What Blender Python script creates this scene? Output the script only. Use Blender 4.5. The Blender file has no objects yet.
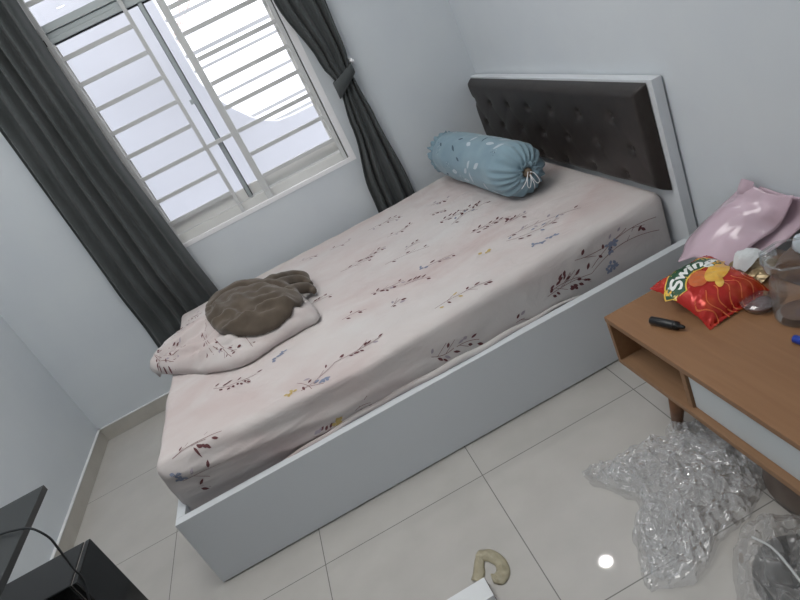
import bpy, bmesh, math, random
from mathutils import Vector, Matrix, noise
from mathutils.bvhtree import BVHTree
PI = math.pi
R = random.Random(7)
scene = bpy.context.scene
COL = scene.collection

# ------------------------------------------------------------------ camera, world, lights, exposure
cam_d = bpy.data.cameras.new('camera'); cam = bpy.data.objects.new('camera', cam_d); COL.objects.link(cam)
cam_d.sensor_width = 36; cam_d.lens = 609.9 / 800 * 36; cam_d.clip_start = .02
rt = Vector((0.87720007, -0.25270561, -0.40824001)); dn = Vector((-0.47548151, -0.33926451, -0.81167538)); fw = Vector((0.06661357, 0.90611228, -0.4177597))
M = Matrix((rt, -dn, -fw)).transposed().to_4x4(); M.translation = Vector((1.65545, -3.38618, 1.45865))
cam.matrix_world = M
scene.camera = cam

world = bpy.data.worlds.new('world'); scene.world = world; world.use_nodes = True
bg = world.node_tree.nodes['Background']; bg.inputs[0].default_value = (.96, .97, 1.0, 1); bg.inputs[1].default_value = 2.2

def area(name, loc, rot, sx, sy, power, col=(1, 1, 1), portal=False, spread=PI):
    d = bpy.data.lights.new(name, 'AREA'); d.shape = 'RECTANGLE'; d.size = sx; d.size_y = sy; d.energy = power; d.color = col; d.spread = spread
    o = bpy.data.objects.new(name, d); o.location = loc; o.rotation_euler = rot; COL.objects.link(o)
    if portal: d.cycles.is_portal = True
    return o
area('window_portal', (1.465, .16, 1.57), (-PI / 2, 0, 0), 1.1, 1.5, 10, portal=True)
area('ceiling_panel_light', (1.2, -1.75, 2.66), (0, 0, 0), 1.3, 1.3, 30, (1, .985, .96))

vs = scene.view_settings
vs.view_transform = 'Standard'; vs.look = 'None'; vs.gamma = 1; vs.use_curve_mapping = False; vs.exposure = 0.0
scene.cycles.max_bounces = 10; scene.cycles.diffuse_bounces = 5; scene.cycles.transparent_max_bounces = 24; scene.cycles.use_denoising = True

# ------------------------------------------------------------------ materials
def mat(name, col=(.8, .8, .8), rough=.5, metal=0, trans=0, spec=.5, ior=1.45, alpha=1, sheen=0, coat=0, emit=None, estr=0):
    m = bpy.data.materials.new(name); m.use_nodes = True
    b = m.node_tree.nodes['Principled BSDF']
    b.inputs['Base Color'].default_value = (*col, 1); b.inputs['Roughness'].default_value = rough; b.inputs['Metallic'].default_value = metal
    b.inputs['Transmission Weight'].default_value = trans; b.inputs['Specular IOR Level'].default_value = spec; b.inputs['IOR'].default_value = ior
    b.inputs['Alpha'].default_value = alpha; b.inputs['Sheen Weight'].default_value = sheen; b.inputs['Coat Weight'].default_value = coat
    if emit: b.inputs['Emission Color'].default_value = (*emit, 1); b.inputs['Emission Strength'].default_value = estr
    m.diffuse_color = (*col, 1)
    return m
def N(m, t, **kw):
    n = m.node_tree.nodes.new(t)
    for k, v in kw.items():
        if hasattr(n, k): setattr(n, k, v)
    return n
def L(m, a, b): m.node_tree.links.new(a, b)
def noise_col(m, c1, c2, scale=6, detail=4, lo=.35, hi=.65, stretch=(1, 1, 1), bump=0, bscale=None, bdist=.002):
    """mottle between two colours of the surface itself, optional fine bump"""
    b = m.node_tree.nodes['Principled BSDF']
    tc = N(m, 'ShaderNodeTexCoord'); mp = N(m, 'ShaderNodeMapping'); mp.inputs['Scale'].default_value = stretch; L(m, tc.outputs['Object'], mp.inputs[0])
    nz = N(m, 'ShaderNodeTexNoise'); nz.inputs['Scale'].default_value = scale; nz.inputs['Detail'].default_value = detail; L(m, mp.outputs[0], nz.inputs['Vector'])
    rp = N(m, 'ShaderNodeValToRGB'); rp.color_ramp.elements[0].position = lo; rp.color_ramp.elements[1].position = hi
    rp.color_ramp.elements[0].color = (*c1, 1); rp.color_ramp.elements[1].color = (*c2, 1)
    L(m, nz.outputs[0], rp.inputs[0]); L(m, rp.outputs[0], b.inputs['Base Color'])
    if bump:
        n2 = N(m, 'ShaderNodeTexNoise'); n2.inputs['Scale'].default_value = bscale or scale * 10; n2.inputs['Detail'].default_value = 3; L(m, mp.outputs[0], n2.inputs['Vector'])
        bp = N(m, 'ShaderNodeBump'); bp.inputs['Strength'].default_value = bump; bp.inputs['Distance'].default_value = bdist
        L(m, n2.outputs[0], bp.inputs['Height']); L(m, bp.outputs[0], b.inputs['Normal'])
    return m
def clear_film(name, tint=(1, 1, 1), gloss=.12, milk=.1, rough=.08, milkcol=(.9, .92, .95), fres=.75):
    """thin clear sheet: lets light straight through, reflects by Fresnel, slightly milky"""
    m = bpy.data.materials.new(name); m.use_nodes = True; nt = m.node_tree; nt.nodes.remove(nt.nodes['Principled BSDF']); out = nt.nodes['Material Output']
    tr = N(m, 'ShaderNodeBsdfTransparent'); tr.inputs[0].default_value = (*tint, 1)
    df = N(m, 'ShaderNodeBsdfDiffuse'); df.inputs[0].default_value = (*milkcol, 1)
    tl = N(m, 'ShaderNodeBsdfTranslucent'); tl.inputs[0].default_value = (*milkcol, 1)
    mm = N(m, 'ShaderNodeMixShader'); mm.inputs[0].default_value = .4; L(m, df.outputs[0], mm.inputs[1]); L(m, tl.outputs[0], mm.inputs[2])
    m1 = N(m, 'ShaderNodeMixShader'); m1.inputs[0].default_value = milk; L(m, tr.outputs[0], m1.inputs[1]); L(m, mm.outputs[0], m1.inputs[2])
    gl = N(m, 'ShaderNodeBsdfGlossy'); gl.inputs['Roughness'].default_value = rough
    lw = N(m, 'ShaderNodeLayerWeight'); lw.inputs[0].default_value = .35
    mx = N(m, 'ShaderNodeMath', operation='MULTIPLY_ADD'); mx.inputs[1].default_value = fres; mx.inputs[2].default_value = gloss; L(m, lw.outputs['Fresnel'], mx.inputs[0])
    m2 = N(m, 'ShaderNodeMixShader'); L(m, mx.outputs[0], m2.inputs[0]); L(m, m1.outputs[0], m2.inputs[1]); L(m, gl.outputs[0], m2.inputs[2])
    L(m, m2.outputs[0], out.inputs[0]); m.diffuse_color = (.8, .85, .9, .3)
    return m

wall_paint = noise_col(mat('wall_paint', rough=.75, spec=.2), (.60, .64, .68), (.63, .67, .70), scale=3, bump=.15, bscale=120, bdist=.001)
ceil_paint = mat('ceiling_paint', (.80, .80, .79), .8, spec=.2)
skirting = noise_col(mat('skirting_tile', rough=.3), (.42, .40, .36), (.47, .45, .41), scale=8)
skirt_edge = mat('skirting_grout', (.72, .73, .74), .6)
white_lam = noise_col(mat('white_laminate', rough=.38, spec=.45), (.63, .66, .69), (.65, .68, .71), scale=2)
leather = noise_col(mat('brown_leatherette', rough=.40, spec=.45), (.022, .018, .017), (.029, .024, .022), scale=30, bump=.3, bscale=350, bdist=.0006)
curtain_m = noise_col(mat('charcoal_curtain', rough=.85, spec=.15, sheen=.15), (.062, .070, .071), (.078, .086, .088), scale=5, bump=.2, bscale=500, bdist=.0005)
alu = mat('grey_aluminium', (.40, .44, .45), .4, metal=.3)
win_frame = noise_col(mat('white_window_frame', rough=.4), (.70, .70, .68), (.74, .74, .72), scale=5)
grille_m = noise_col(mat('painted_steel_bars', rough=.45), (.56, .57, .57), (.60, .61, .61), scale=9)
black_rub = mat('black_seal', (.015, .017, .02), .6)
sill_m = mat('white_sill', (.86, .86, .88), .5)
black_gloss = noise_col(mat('black_glossy_plastic', rough=.16, spec=.5), (.010, .011, .012), (.018, .020, .021), scale=4)
black_top = noise_col(mat('black_laminate', rough=.42), (.020, .024, .025), (.028, .032, .033), scale=6)
dust = mat('dusty_grey_edge', (.20, .19, .18), .7)
wood = mat('brown_oak_veneer', (.33, .18, .095), .42, spec=.4)
def wood_grain(m, c1, c2):
    b = m.node_tree.nodes['Principled BSDF']
    tc = N(m, 'ShaderNodeTexCoord'); mp = N(m, 'ShaderNodeMapping'); mp.inputs['Scale'].default_value = (18, 1.2, 18); L(m, tc.outputs['Object'], mp.inputs[0])
    nz = N(m, 'ShaderNodeTexNoise'); nz.inputs['Scale'].default_value = 3; nz.inputs['Detail'].default_value = 6; nz.inputs['Distortion'].default_value = .6; L(m, mp.outputs[0], nz.inputs['Vector'])
    rp = N(m, 'ShaderNodeValToRGB'); rp.color_ramp.elements[0].position = .3; rp.color_ramp.elements[1].position = .7
    rp.color_ramp.elements[0].color = (*c1, 1); rp.color_ramp.elements[1].color = (*c2, 1)
    L(m, nz.outputs[0], rp.inputs[0]); L(m, rp.outputs[0], b.inputs['Base Color'])
wood_grain(wood, (.24, .125, .062), (.275, .147, .074))
wood_in = mat('brown_oak_inside', rough=.6, spec=.3); wood_grain(wood_in, (.25, .145, .08), (.30, .175, .10))
wood_leg = mat('walnut_leg', rough=.45, spec=.3); wood_grain(wood_leg, (.17, .08, .04), (.21, .10, .05))
drawer_m = noise_col(mat('white_drawer_paint', rough=.4), (.56, .60, .62), (.58, .62, .64), scale=3)
blue_fab = noise_col(mat('teal_blue_cotton', rough=.85, spec=.15, sheen=.2), (.19, .285, .345), (.225, .325, .38), scale=8, bump=.2, bscale=160, bdist=.001)
blue_dark = mat('dark_slate_print', (.065, .105, .14), .85)
blue_light = mat('pale_feather_print', (.46, .53, .58), .85)
towel_m = noise_col(mat('taupe_fleece', rough=.95, spec=.05, sheen=.25), (.080, .064, .050), (.108, .087, .068), scale=14, bump=.5, bscale=320, bdist=.0015)

def sheet_mat(name):
    m = mat(name, rough=.85, spec=.15, sheen=.1); b = m.node_tree.nodes['Principled BSDF']
    tc = N(m, 'ShaderNodeTexCoord'); mp = N(m, 'ShaderNodeMapping'); mp.inputs['Scale'].default_value = (1, 1.6, 1.6); L(m, tc.outputs['Object'], mp.inputs[0])
    n1 = N(m, 'ShaderNodeTexNoise'); n1.inputs['Scale'].default_value = 2.6; n1.inputs['Detail'].default_value = 5; n1.inputs['Distortion'].default_value = .5; L(m, mp.outputs[0], n1.inputs['Vector'])
    r1 = N(m, 'ShaderNodeValToRGB'); e = r1.color_ramp.elements; e[0].position = .40; e[0].color = (.565, .525, .515, 1); e[1].position = .70; e[1].color = (.50, .405, .395, 1)
    L(m, n1.outputs[0], r1.inputs[0])
    n2 = N(m, 'ShaderNodeTexNoise'); n2.inputs['Scale'].default_value = 1.3; n2.inputs['Detail'].default_value = 3; L(m, mp.outputs[0], n2.inputs['Vector'])
    r2 = N(m, 'ShaderNodeValToRGB'); e = r2.color_ramp.elements; e[0].position = .45; e[0].color = (0, 0, 0, 1); e[1].position = .65; e[1].color = (1, 1, 1, 1); L(m, n2.outputs[0], r2.inputs[0])
    mx = N(m, 'ShaderNodeMix', data_type='RGBA'); L(m, r2.outputs[0], mx.inputs[0]); L(m, r1.outputs[0], mx.inputs[6]); mx.inputs[7].default_value = (.575, .56, .552, 1)
    L(m, mx.outputs[2], b.inputs['Base Color'])
    n3 = N(m, 'ShaderNodeTexNoise'); n3.inputs['Scale'].default_value = 7; n3.inputs['Detail'].default_value = 4; n3.inputs['Distortion'].default_value = 1.0; L(m, mp.outputs[0], n3.inputs['Vector'])
    bp = N(m, 'ShaderNodeBump'); bp.inputs['Strength'].default_value = .5; bp.inputs['Distance'].default_value = .012; L(m, n3.outputs[0], bp.inputs['Height']); L(m, bp.outputs[0], b.inputs['Normal'])
    return m
sheet = sheet_mat('printed_cotton_sheet')
p_burg = mat('burgundy_leaf_print', (.125, .045, .050), .85); p_blue = mat('blue_flower_print', (.21, .24, .33), .85)
p_yel = mat('ochre_flower_print', (.48, .36, .14), .85); p_twig = mat('twig_print', (.22, .13, .125), .85); p_faint = mat('faint_leaf_print', (.34, .30, .34), .85)
PRINTS = [sheet, p_burg, p_blue, p_yel, p_twig, p_faint]

# tiled floor
floor_m = mat('glossy_floor_tile', rough=.3, spec=.35, coat=.35)
floor_m.node_tree.nodes['Principled BSDF'].inputs['Coat Roughness'].default_value = .03
def build_floor_mat(m):
    b = m.node_tree.nodes['Principled BSDF']
    tc = N(m, 'ShaderNodeTexCoord'); sp = N(m, 'ShaderNodeSeparateXYZ'); L(m, tc.outputs['Object'], sp.inputs[0])
    masks = []; cells = []
    for ax, off in (('X', .556), ('Y', -1.787)):
        s = N(m, 'ShaderNodeMath', operation='SUBTRACT'); L(m, sp.outputs[ax], s.inputs[0]); s.inputs[1].default_value = off - .0016
        d = N(m, 'ShaderNodeMath', operation='DIVIDE'); L(m, s.outputs[0], d.inputs[0]); d.inputs[1].default_value = .6
        f = N(m, 'ShaderNodeMath', operation='FRACT'); L(m, d.outputs[0], f.inputs[0])
        fl = N(m, 'ShaderNodeMath', operation='FLOOR'); L(m, d.outputs[0], fl.inputs[0]); cells.append(fl)
        c = N(m, 'ShaderNodeMath', operation='LESS_THAN'); L(m, f.outputs[0], c.inputs[0]); c.inputs[1].default_value = .0032 / .6; masks.append(c)
    mx = N(m, 'ShaderNodeMath', operation='MAXIMUM'); L(m, masks[0].outputs[0], mx.inputs[0]); L(m, masks[1].outputs[0], mx.inputs[1])
    n1 = N(m, 'ShaderNodeTexNoise'); n1.inputs['Scale'].default_value = 7; n1.inputs['Detail'].default_value = 6; L(m, tc.outputs['Object'], n1.inputs['Vector'])
    rp = N(m, 'ShaderNodeValToRGB'); e = rp.color_ramp.elements; e[0].position = .3; e[0].color = (.445, .432, .41, 1); e[1].position = .7; e[1].color = (.49, .475, .452, 1); L(m, n1.outputs[0], rp.inputs[0])
    cb = N(m, 'ShaderNodeCombineXYZ'); L(m, cells[0].outputs[0], cb.inputs[0]); L(m, cells[1].outputs[0], cb.inputs[1])
    wn = N(m, 'ShaderNodeTexWhiteNoise'); L(m, cb.outputs[0], wn.inputs[0])
    ma = N(m, 'ShaderNodeMath', operation='MULTIPLY_ADD'); L(m, wn.outputs[0], ma.inputs[0]); ma.inputs[1].default_value = .05; ma.inputs[2].default_value = .975
    vm = N(m, 'ShaderNodeVectorMath', operation='SCALE'); L(m, rp.outputs[0], vm.inputs[0]); L(m, ma.outputs[0], vm.inputs['Scale'])
    mc = N(m, 'ShaderNodeMix', data_type='RGBA'); L(m, mx.outputs[0], mc.inputs[0]); L(m, vm.outputs[0], mc.inputs[6]); mc.inputs[7].default_value = (.19, .185, .175, 1)
    L(m, mc.outputs[2], b.inputs['Base Color'])
    rr = N(m, 'ShaderNodeMath', operation='MULTIPLY_ADD'); L(m, mx.outputs[0], rr.inputs[0]); rr.inputs[1].default_value = .5; rr.inputs[2].default_value = .30; L(m, rr.outputs[0], b.inputs['Roughness'])
build_floor_mat(floor_m)

# ------------------------------------------------------------------ helpers
def link(name, bm, mats, parent=None, smooth=False, loc=(0, 0, 0)):
    me = bpy.data.meshes.new(name); bm.normal_update(); bm.to_mesh(me); bm.free()
    for m in (mats if isinstance(mats, (list, tuple)) else [mats]): me.materials.append(m)
    if smooth:
        for p in me.polygons: p.use_smooth = True
    o = bpy.data.objects.new(name, me); COL.objects.link(o); o.location = loc
    if parent: o.parent = parent
    return o
def tag(o, label=None, cat=None, group=None, kind=None):
    if label: o['label'] = label
    if cat: o['category'] = cat
    if group: o['group'] = group
    if kind: o['kind'] = kind
    return o
def empty(name, loc, label=None, cat=None, group=None, kind=None, rotz=0):
    o = bpy.data.objects.new(name, None); COL.objects.link(o); o.location = loc; o.rotation_euler = (0, 0, rotz); o.empty_display_size = .1
    return tag(o, label, cat, group, kind)
def box(bm, x0, y0, z0, x1, y1, z1, bev=0, mi=0):
    vs_ = [bm.verts.new((x, y, z)) for x in (x0, x1) for y in (y0, y1) for z in (z0, z1)]
    fs = [bm.faces.new([vs_[i] for i in q]) for q in ((0, 1, 3, 2), (4, 6, 7, 5), (0, 4, 5, 1), (2, 3, 7, 6), (0, 2, 6, 4), (1, 5, 7, 3))]
    for f in fs: f.material_index = mi
    if bev:
        es = list({e for f in fs for e in f.edges})
        bmesh.ops.bevel(bm, geom=es, offset=bev, segments=2, affect='EDGES', profile=.5)
def boxo(name, a, b, m, parent=None, bev=.002, off=(0, 0, 0)):
    bm = bmesh.new(); box(bm, *[a[i] - off[i] for i in range(3)], *[b[i] - off[i] for i in range(3)], bev=bev)
    bmesh.ops.recalc_face_normals(bm, faces=bm.faces)
    return link(name, bm, m, parent)
def tube(bm, pts, r, seg=8, caps=True):
    pts = [Vector(p) for p in pts]; n = len(pts); rs = r if isinstance(r, (list, tuple)) else [r] * n
    rings = []; up = Vector((0, 0, 1)); prev = None
    for i, p in enumerate(pts):
        t = (pts[min(i + 1, n - 1)] - pts[max(i - 1, 0)]).normalized()
        if prev is None:
            a = t.cross(up)
            if a.length < .1: a = t.cross(Vector((1, 0, 0)))
            a.normalize()
        else: a = (prev - t * prev.dot(t)).normalized()
        prev = a; b = t.cross(a)
        rings.append([bm.verts.new(p + (a * math.cos(2 * PI * k / seg) + b * math.sin(2 * PI * k / seg)) * rs[i]) for k in range(seg)])
    for i in range(n - 1):
        for k in range(seg): bm.faces.new((rings[i][k], rings[i][(k + 1) % seg], rings[i + 1][(k + 1) % seg], rings[i + 1][k]))
    if caps:
        bm.faces.new(rings[0][::-1]); bm.faces.new(rings[-1])
    return rings
def spline(pts, n=8):
    P = [Vector(p) for p in pts]; P = [2 * P[0] - P[1]] + P + [2 * P[-1] - P[-2]]; out = []
    for i in range(1, len(P) - 2):
        for k in range(n):
            t = k / n
            out.append(.5 * ((2 * P[i]) + (-P[i - 1] + P[i + 1]) * t + (2 * P[i - 1] - 5 * P[i] + 4 * P[i + 1] - P[i + 2]) * t * t + (-P[i - 1] + 3 * P[i] - 3 * P[i + 1] + P[i + 2]) * t ** 3))
    out.append(P[-2]); return out
def closed_spline(pts, n):
    P = [Vector((*p, 0)) for p in pts]; m = len(P); out = []
    for i in range(m):
        a, b, c, d = P[i - 1], P[i], P[(i + 1) % m], P[(i + 2) % m]
        for k in range(n):
            t = k / n
            out.append(.5 * ((2 * b) + (-a + c) * t + (2 * a - 5 * b + 4 * c - d) * t * t + (-a + 3 * b - 3 * c + d) * t ** 3))
    return out
def lathe(bm, prof, seg=32, cx=0, cy=0, wob=None, mi=0):
    rings = []
    for r, z in prof:
        rings.append([bm.verts.new((cx + r * (wob(k, z) if wob else 1) * math.cos(2 * PI * k / seg), cy + r * (wob(k, z) if wob else 1) * math.sin(2 * PI * k / seg), z)) for k in range(seg)])
    for a, b in zip(rings, rings[1:]):
        for k in range(seg):
            f = bm.faces.new((a[k], a[(k + 1) % seg], b[(k + 1) % seg], b[k])); f.material_index = mi
    return rings
def fbm(p, o=4): return noise.fractal(Vector(p), 1.0, 2.0, o)
def bvh_of(bm): bm.normal_update(); return BVHTree.FromBMesh(bm)

def decal(bm, proj, pts2, mi, up=.0012):
    """a small printed shape laid on a cloth surface (same mesh)"""
    vs_ = []
    for p in pts2:
        q = proj(p[0], p[1])
        if q is None: return
        vs_.append(q[0] + q[1] * up)
    if max((a - b).length for a in vs_ for b in vs_) > .12: return
    try: f = bm.faces.new([bm.verts.new(v) for v in vs_]); f.material_index = mi
    except ValueError: pass
def leaf(bm, proj, x, y, ang, ln, wd, mi):
    c, s = math.cos(ang), math.sin(ang); T = lambda a, b: (x + c * a * ln - s * b * wd, y + s * a * ln + c * b * wd)
    ks = (0, .22, .45, .7, 1); hw = (0, .36, .5, .42, 0)
    P = [[proj(*T(a, w * q)) for q in (1, 0, -1)] for a, w in zip(ks, hw)]
    if any(p is None for r_ in P for p in r_): return
    if max((P[0][1][0] - r_[k][0]).length for r_ in P for k in range(3)) > .1: return
    V = [[bm.verts.new(p[0] + p[1] * .0014) for p in r_] for r_ in P]
    for a, b in zip(V, V[1:]):
        for k in (0, 1): bm.faces.new((a[k], b[k], b[k + 1], a[k + 1])).material_index = mi
def strip(bm, proj, pts, w, mi):
    for (x0, y0), (x1, y1) in zip(pts, pts[1:]):
        d = math.hypot(x1 - x0, y1 - y0) or 1; nx, ny = -(y1 - y0) / d * w / 2, (x1 - x0) / d * w / 2
        decal(bm, proj, [(x0 + nx, y0 + ny), (x1 + nx, y1 + ny), (x1 - nx, y1 - ny), (x0 - nx, y0 - ny)], mi, .0010)
def sprig(bm, proj, kind, a, b, n, sc=1.0):
    (x0, y0), (x1, y1) = a, b; d = math.hypot(x1 - x0, y1 - y0) or .01; ang = math.atan2(y1 - y0, x1 - x0); bow = R.uniform(-.14, .14) * d
    def P(t): return (x0 + (x1 - x0) * t - math.sin(ang) * bow * 4 * t * (1 - t), y0 + (y1 - y0) * t + math.cos(ang) * bow * 4 * t * (1 - t))
    if kind in ('leaf', 'mix', 'mixy', 'dense', 'twig'):
        strip(bm, proj, [P(t / 10) for t in range(11)], .0022, 4)
        for k in range(max(1, n // 3)):
            t = R.uniform(.1, .8); p = P(t); an = ang + R.choice((-1, 1)) * R.uniform(.4, .8); l2 = R.uniform(.03, .06)
            strip(bm, proj, [p, (p[0] + math.cos(an) * l2, p[1] + math.sin(an) * l2)], .0018, 4)
    for k in range(n):
        t = (k + .5) / n; p = P(min(1, t + R.uniform(-.05, .05))); side = R.choice((-1, 1))
        spread = {'dense': .026, 'blue': .012, 'yel': .008}.get(kind, .018); off = side * R.uniform(.2, 1) * spread
        px, py = p[0] - math.sin(ang) * off, p[1] + math.cos(ang) * off
        if kind == 'blue':
            for q in range(3): leaf(bm, proj, px, py, R.uniform(0, 6.28), R.uniform(.014, .022) * sc, .011 * sc, 2)
        elif kind == 'yel':
            for q in range(4): leaf(bm, proj, px, py, R.uniform(0, 6.28), .018 * sc, .012 * sc, 3)
        else:
            mi = 1
            if kind == 'mix' and R.random() < .45: mi = 2
            if kind == 'mixy' and R.random() < .35: mi = 3
            if kind == 'leaf' and R.random() < .2: mi = 5
            leaf(bm, proj, px, py, ang + side * R.uniform(.3, 1.1), R.uniform(.018, .028) * sc, R.uniform(.008, .012) * sc, mi)

# ------------------------------------------------------------------ room shell
XR, YB, H = 2.845, -4.3, 2.7
WX0, WX1, WZ0, WZ1, WT = .90, 2.042, .782, 2.36, .16
boxo('floor', (-.12, YB - .12, -.1), (XR + .12, .12 + .04, 0), floor_m, bev=0)['kind'] = 'structure'
boxo('ceiling', (-.12, YB - .12, H), (XR + .12, WT, H + .1), ceil_paint, bev=0)['kind'] = 'structure'
boxo('wall_left', (-.12, YB, 0), (0, WT, H), wall_paint, bev=0)['kind'] = 'structure'
boxo('wall_right', (XR, YB, 0), (XR + .12, WT, H), wall_paint, bev=0)['kind'] = 'structure'
boxo('wall_front', (-.12, YB - .12, 0), (XR + .12, YB, H), wall_paint, bev=0)['kind'] = 'structure'
bm = bmesh.new()
box(bm, 0, 0, 0, XR, WT, WZ0); box(bm, 0, 0, WZ1, XR, WT, H); box(bm, 0, 0, WZ0, WX0, WT, WZ1); box(bm, WX1, 0, WZ0, XR, WT, WZ1)
link('wall_back', bm, wall_paint)['kind'] = 'structure'
def skirt(name, a, b, e0, e1):
    o = boxo(name, a, b, skirting, bev=.001); o['kind'] = 'structure'
    t = boxo('grout_line', e0, e1, skirt_edge, o, bev=0)
skirt('baseboard_back', (0.012, -.012, 0), (XR, 0, .085), (0.0, -.015, .085), (XR, 0, .089))
skirt('baseboard_left', (0, YB, 0), (.012, 0, .085), (0, YB, .085), (.015, -.0, .089))
skirt('baseboard_right', (XR - .012, YB, 0), (XR, -.012, .085), (XR - .015, YB, .085), (XR, -.015, .089))
skirt('baseboard_front', (.012, YB, 0), (XR - .012, YB + .012, .085), (.015, YB, .085), (XR - .015, YB + .015, .089))

# ------------------------------------------------------------------ window
win = empty('window_1', (0, 0, 0), kind='structure')
F0, F1 = .055, .125
GY0, GY1 = .028, .044
boxo('window_sill', (WX0, -.002, WZ0), (WX1, F0, WZ0 + .006), sill_m, win, bev=.001)
boxo('sill_edge', (WX0, -.003, WZ0), (WX1 - .034, GY0 - .002, WZ0 + .022), sill_m, win, bev=.001)
bm = bmesh.new(); box(bm, WX1 - .034, -.001, WZ0 + .006, WX1, F0, WZ1 - .006); box(bm, WX0, 0, WZ0 + .006, WX0 + .006, F0, WZ1 - .006); box(bm, WX0, 0, WZ1 - .006, WX1, F0, WZ1)
link('window_reveal', bm, sill_m, win)
bm = bmesh.new()
for a in ((WX0, F0, WZ0, .955, F1, WZ1), (1.99, F0, WZ0, WX1 - .036, F1, WZ1), (.955, F0, WZ0, 1.99, F1, .845), (.955, F0, 2.31, 1.99, F1, WZ1)): box(bm, *a, bev=.003)
link('window_frame', bm, win_frame, win)
bm = bmesh.new(); box(bm, WX1 - .038, F0 - .006, WZ0 + .006, WX1 - .034, F0 + .01, WZ1 - .01)
link('black_seal_line', bm, black_rub, win)
bm = bmesh.new()
box(bm, .955, F0 - .002, 1.905, 1.99, F1, 1.93, .002); box(bm, .955, F0 + .01, 1.93, 1.99, F1, 1.955, .002); box(bm, .955, F0 - .004, 1.955, 1.99, F1, 1.99, .002)
link('transom', bm, alu, win)
boxo('black_corner_block', (.945, F0 - .008, 1.905), (.975, F0, 1.935), black_rub, win, bev=.001)
glass = clear_film('window_glass', tint=(.955, .95, .965), gloss=.01, milk=.0, rough=.0, fres=.25)
def sash(x0, x1, y0, y1, lst, rst, lm, rm):
    z0, z1 = .85, 1.905
    root = bpy.data.objects.new('window_sash', None); COL.objects.link(root); root.parent = win; root.location = (x0, y0, z0)
    of = (x0, y0, z0)
    boxo('stile', (x0, y0, z0), (x0 + lst, y1, z1), lm, root, off=of); boxo('stile', (x1 - rst, y0, z0), (x1, y1, z1), rm, root, off=of)
    boxo('bottom_rail', (x0 + lst, y0, z0), (x1 - rst, y1, z0 + .06), win_frame, root, off=of); boxo('top_rail', (x0 + lst, y0, z1 - .006), (x1 - rst, y1, z1), black_rub, root, off=of, bev=0)
    ym = (y0 + y1) / 2; boxo('glass_pane', (x0 + lst, ym - .002, z0 + .06), (x1 - rst, ym + .002, z1 - .006), glass, root, bev=0, off=of)
    return root
sash(.952, 1.440, .062, .088, .034, .019, win_frame, alu)
sash(1.425, 1.990, .094, .120, .017, .022, alu, win_frame)
bm = bmesh.new(); box(bm, 1.4415, .064, .855, 1.4440, .088, 1.90); box(bm, 1.4180, .060, .855, 1.4205, .0625, 1.90); box(bm, .9865, .0605, .915, .9885, .062, 1.89)
link('black_seal', bm, black_rub, win)
boxo('sash_latch', (1.402, .050, 1.40), (1.420, .062, 1.425), alu, win, bev=.003)
boxo('upper_pane', (.955, .088, 1.99), (1.99, .092, 2.31), glass, win, bev=0)
# steel burglar bars
g = empty('window_grille', (0, 0, 0)); g.parent = win
GY0, GY1 = .028, .044
for x, w in ((.972, .022), (1.357, .020), (1.524, .036), (1.990, .022)):
    boxo('grille_post', (x - w / 2, GY0, WZ0 + .006), (x + w / 2, GY1, WZ1 - .006), grille_m, g, bev=.0015)
for z in (.925, 1.055, 1.187, 1.315, 1.445, 1.572, 1.70, 1.828, 2.085, 2.215):
    for a, b in ((.983, 1.346), (1.543, 1.979)):
        boxo('grille_bar', (a, GY0 + .002, z - .0105), (b, GY1 - .002, z + .0105), grille_m, g, bev=.0015)
boxo('grille_bar', (1.366, GY0 + .002, 1.1765), (1.505, GY1 - .002, 1.1975), grille_m, g, bev=.0015)

# ------------------------------------------------------------------ outside the window
ext_m = noise_col(mat('lilac_render', rough=.9, spec=.1), (.78, .79, .82), (.82, .83, .86), scale=2)
bm = bmesh.new()
outl = [(-1.2, -.5), (4.2, -.5), (4.2, 1.04), (1.9, 1.04), (1.78, 1.052), (1.69, 1.10), (1.63, 1.156), (1.547, 1.26), (1.49, 1.36), (1.45, 1.48), (1.447, 1.63), (1.447, 3.4), (-1.2, 3.4)]
a = [bm.verts.new((x, 1.0, z)) for x, z in outl]; b = [bm.verts.new((x, 1.12, z)) for x, z in outl]
bm.faces.new(a); bm.faces.new(b[::-1])
for i in range(len(outl)): j = (i + 1) % len(outl); bm.faces.new((a[j], a[i], b[i], b[j]))
bmesh.ops.recalc_face_normals(bm, faces=bm.faces)
tag(link('neighbour_wall', bm, ext_m), 'pale lilac rendered wall with curved edge outside the window', 'wall')
rail = empty('balcony_railing', (1.5, 1.2, 0), 'white horizontal balcony rails seen outside through the right-hand window pane', 'railing')
for z, w in ((1.645, .016), (1.548, .012), (1.355, .013), (1.157, .014), (1.067, .013), (1.76, .013), (1.87, .013)):
    z = 1.459 + (z - 1.459) * 1.055
    boxo('rail_bar', (1.20, 1.18, z - w * .75), (2.9, 1.20, z + w * .75), grille_m, rail, bev=.002, off=(1.5, 1.2, 0))
for x in (1.20, 2.86):
    boxo('rail_post', (x, 1.175, -.5), (x + .04, 1.205, 2.1), grille_m, rail, bev=.002, off=(1.5, 1.2, 0))
boxo('floor_outside', (-2, WT, -.6), (5, 4, -.5), ext_m, bev=0)['kind'] = 'structure'
bark = noise_col(mat('pinkish_bark', rough=.9), (.70, .58, .54), (.78, .66, .62), scale=10)
bm = bmesh.new()
def branch(p, d, ln, r, dep):
    q = p + d * ln; tube(bm, spline([p, p + d * ln * .5 + Vector((R.uniform(-.1, .1), R.uniform(-.1, .1), .02)), q], 3), [r] * 4 + [r * .75] * 3, 5)
    if dep:
        for k in range(3):
            nd = (d + Vector((R.uniform(-.9, .9), R.uniform(-.6, .6), R.uniform(-.1, .5)))).normalized(); branch(p + d * ln * R.uniform(.5, 1), nd, ln * .62, r * .6, dep - 1)
branch(Vector((.3, 6, .9)), Vector((.62, 0, .78)), 1.5, .035, 5)
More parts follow.
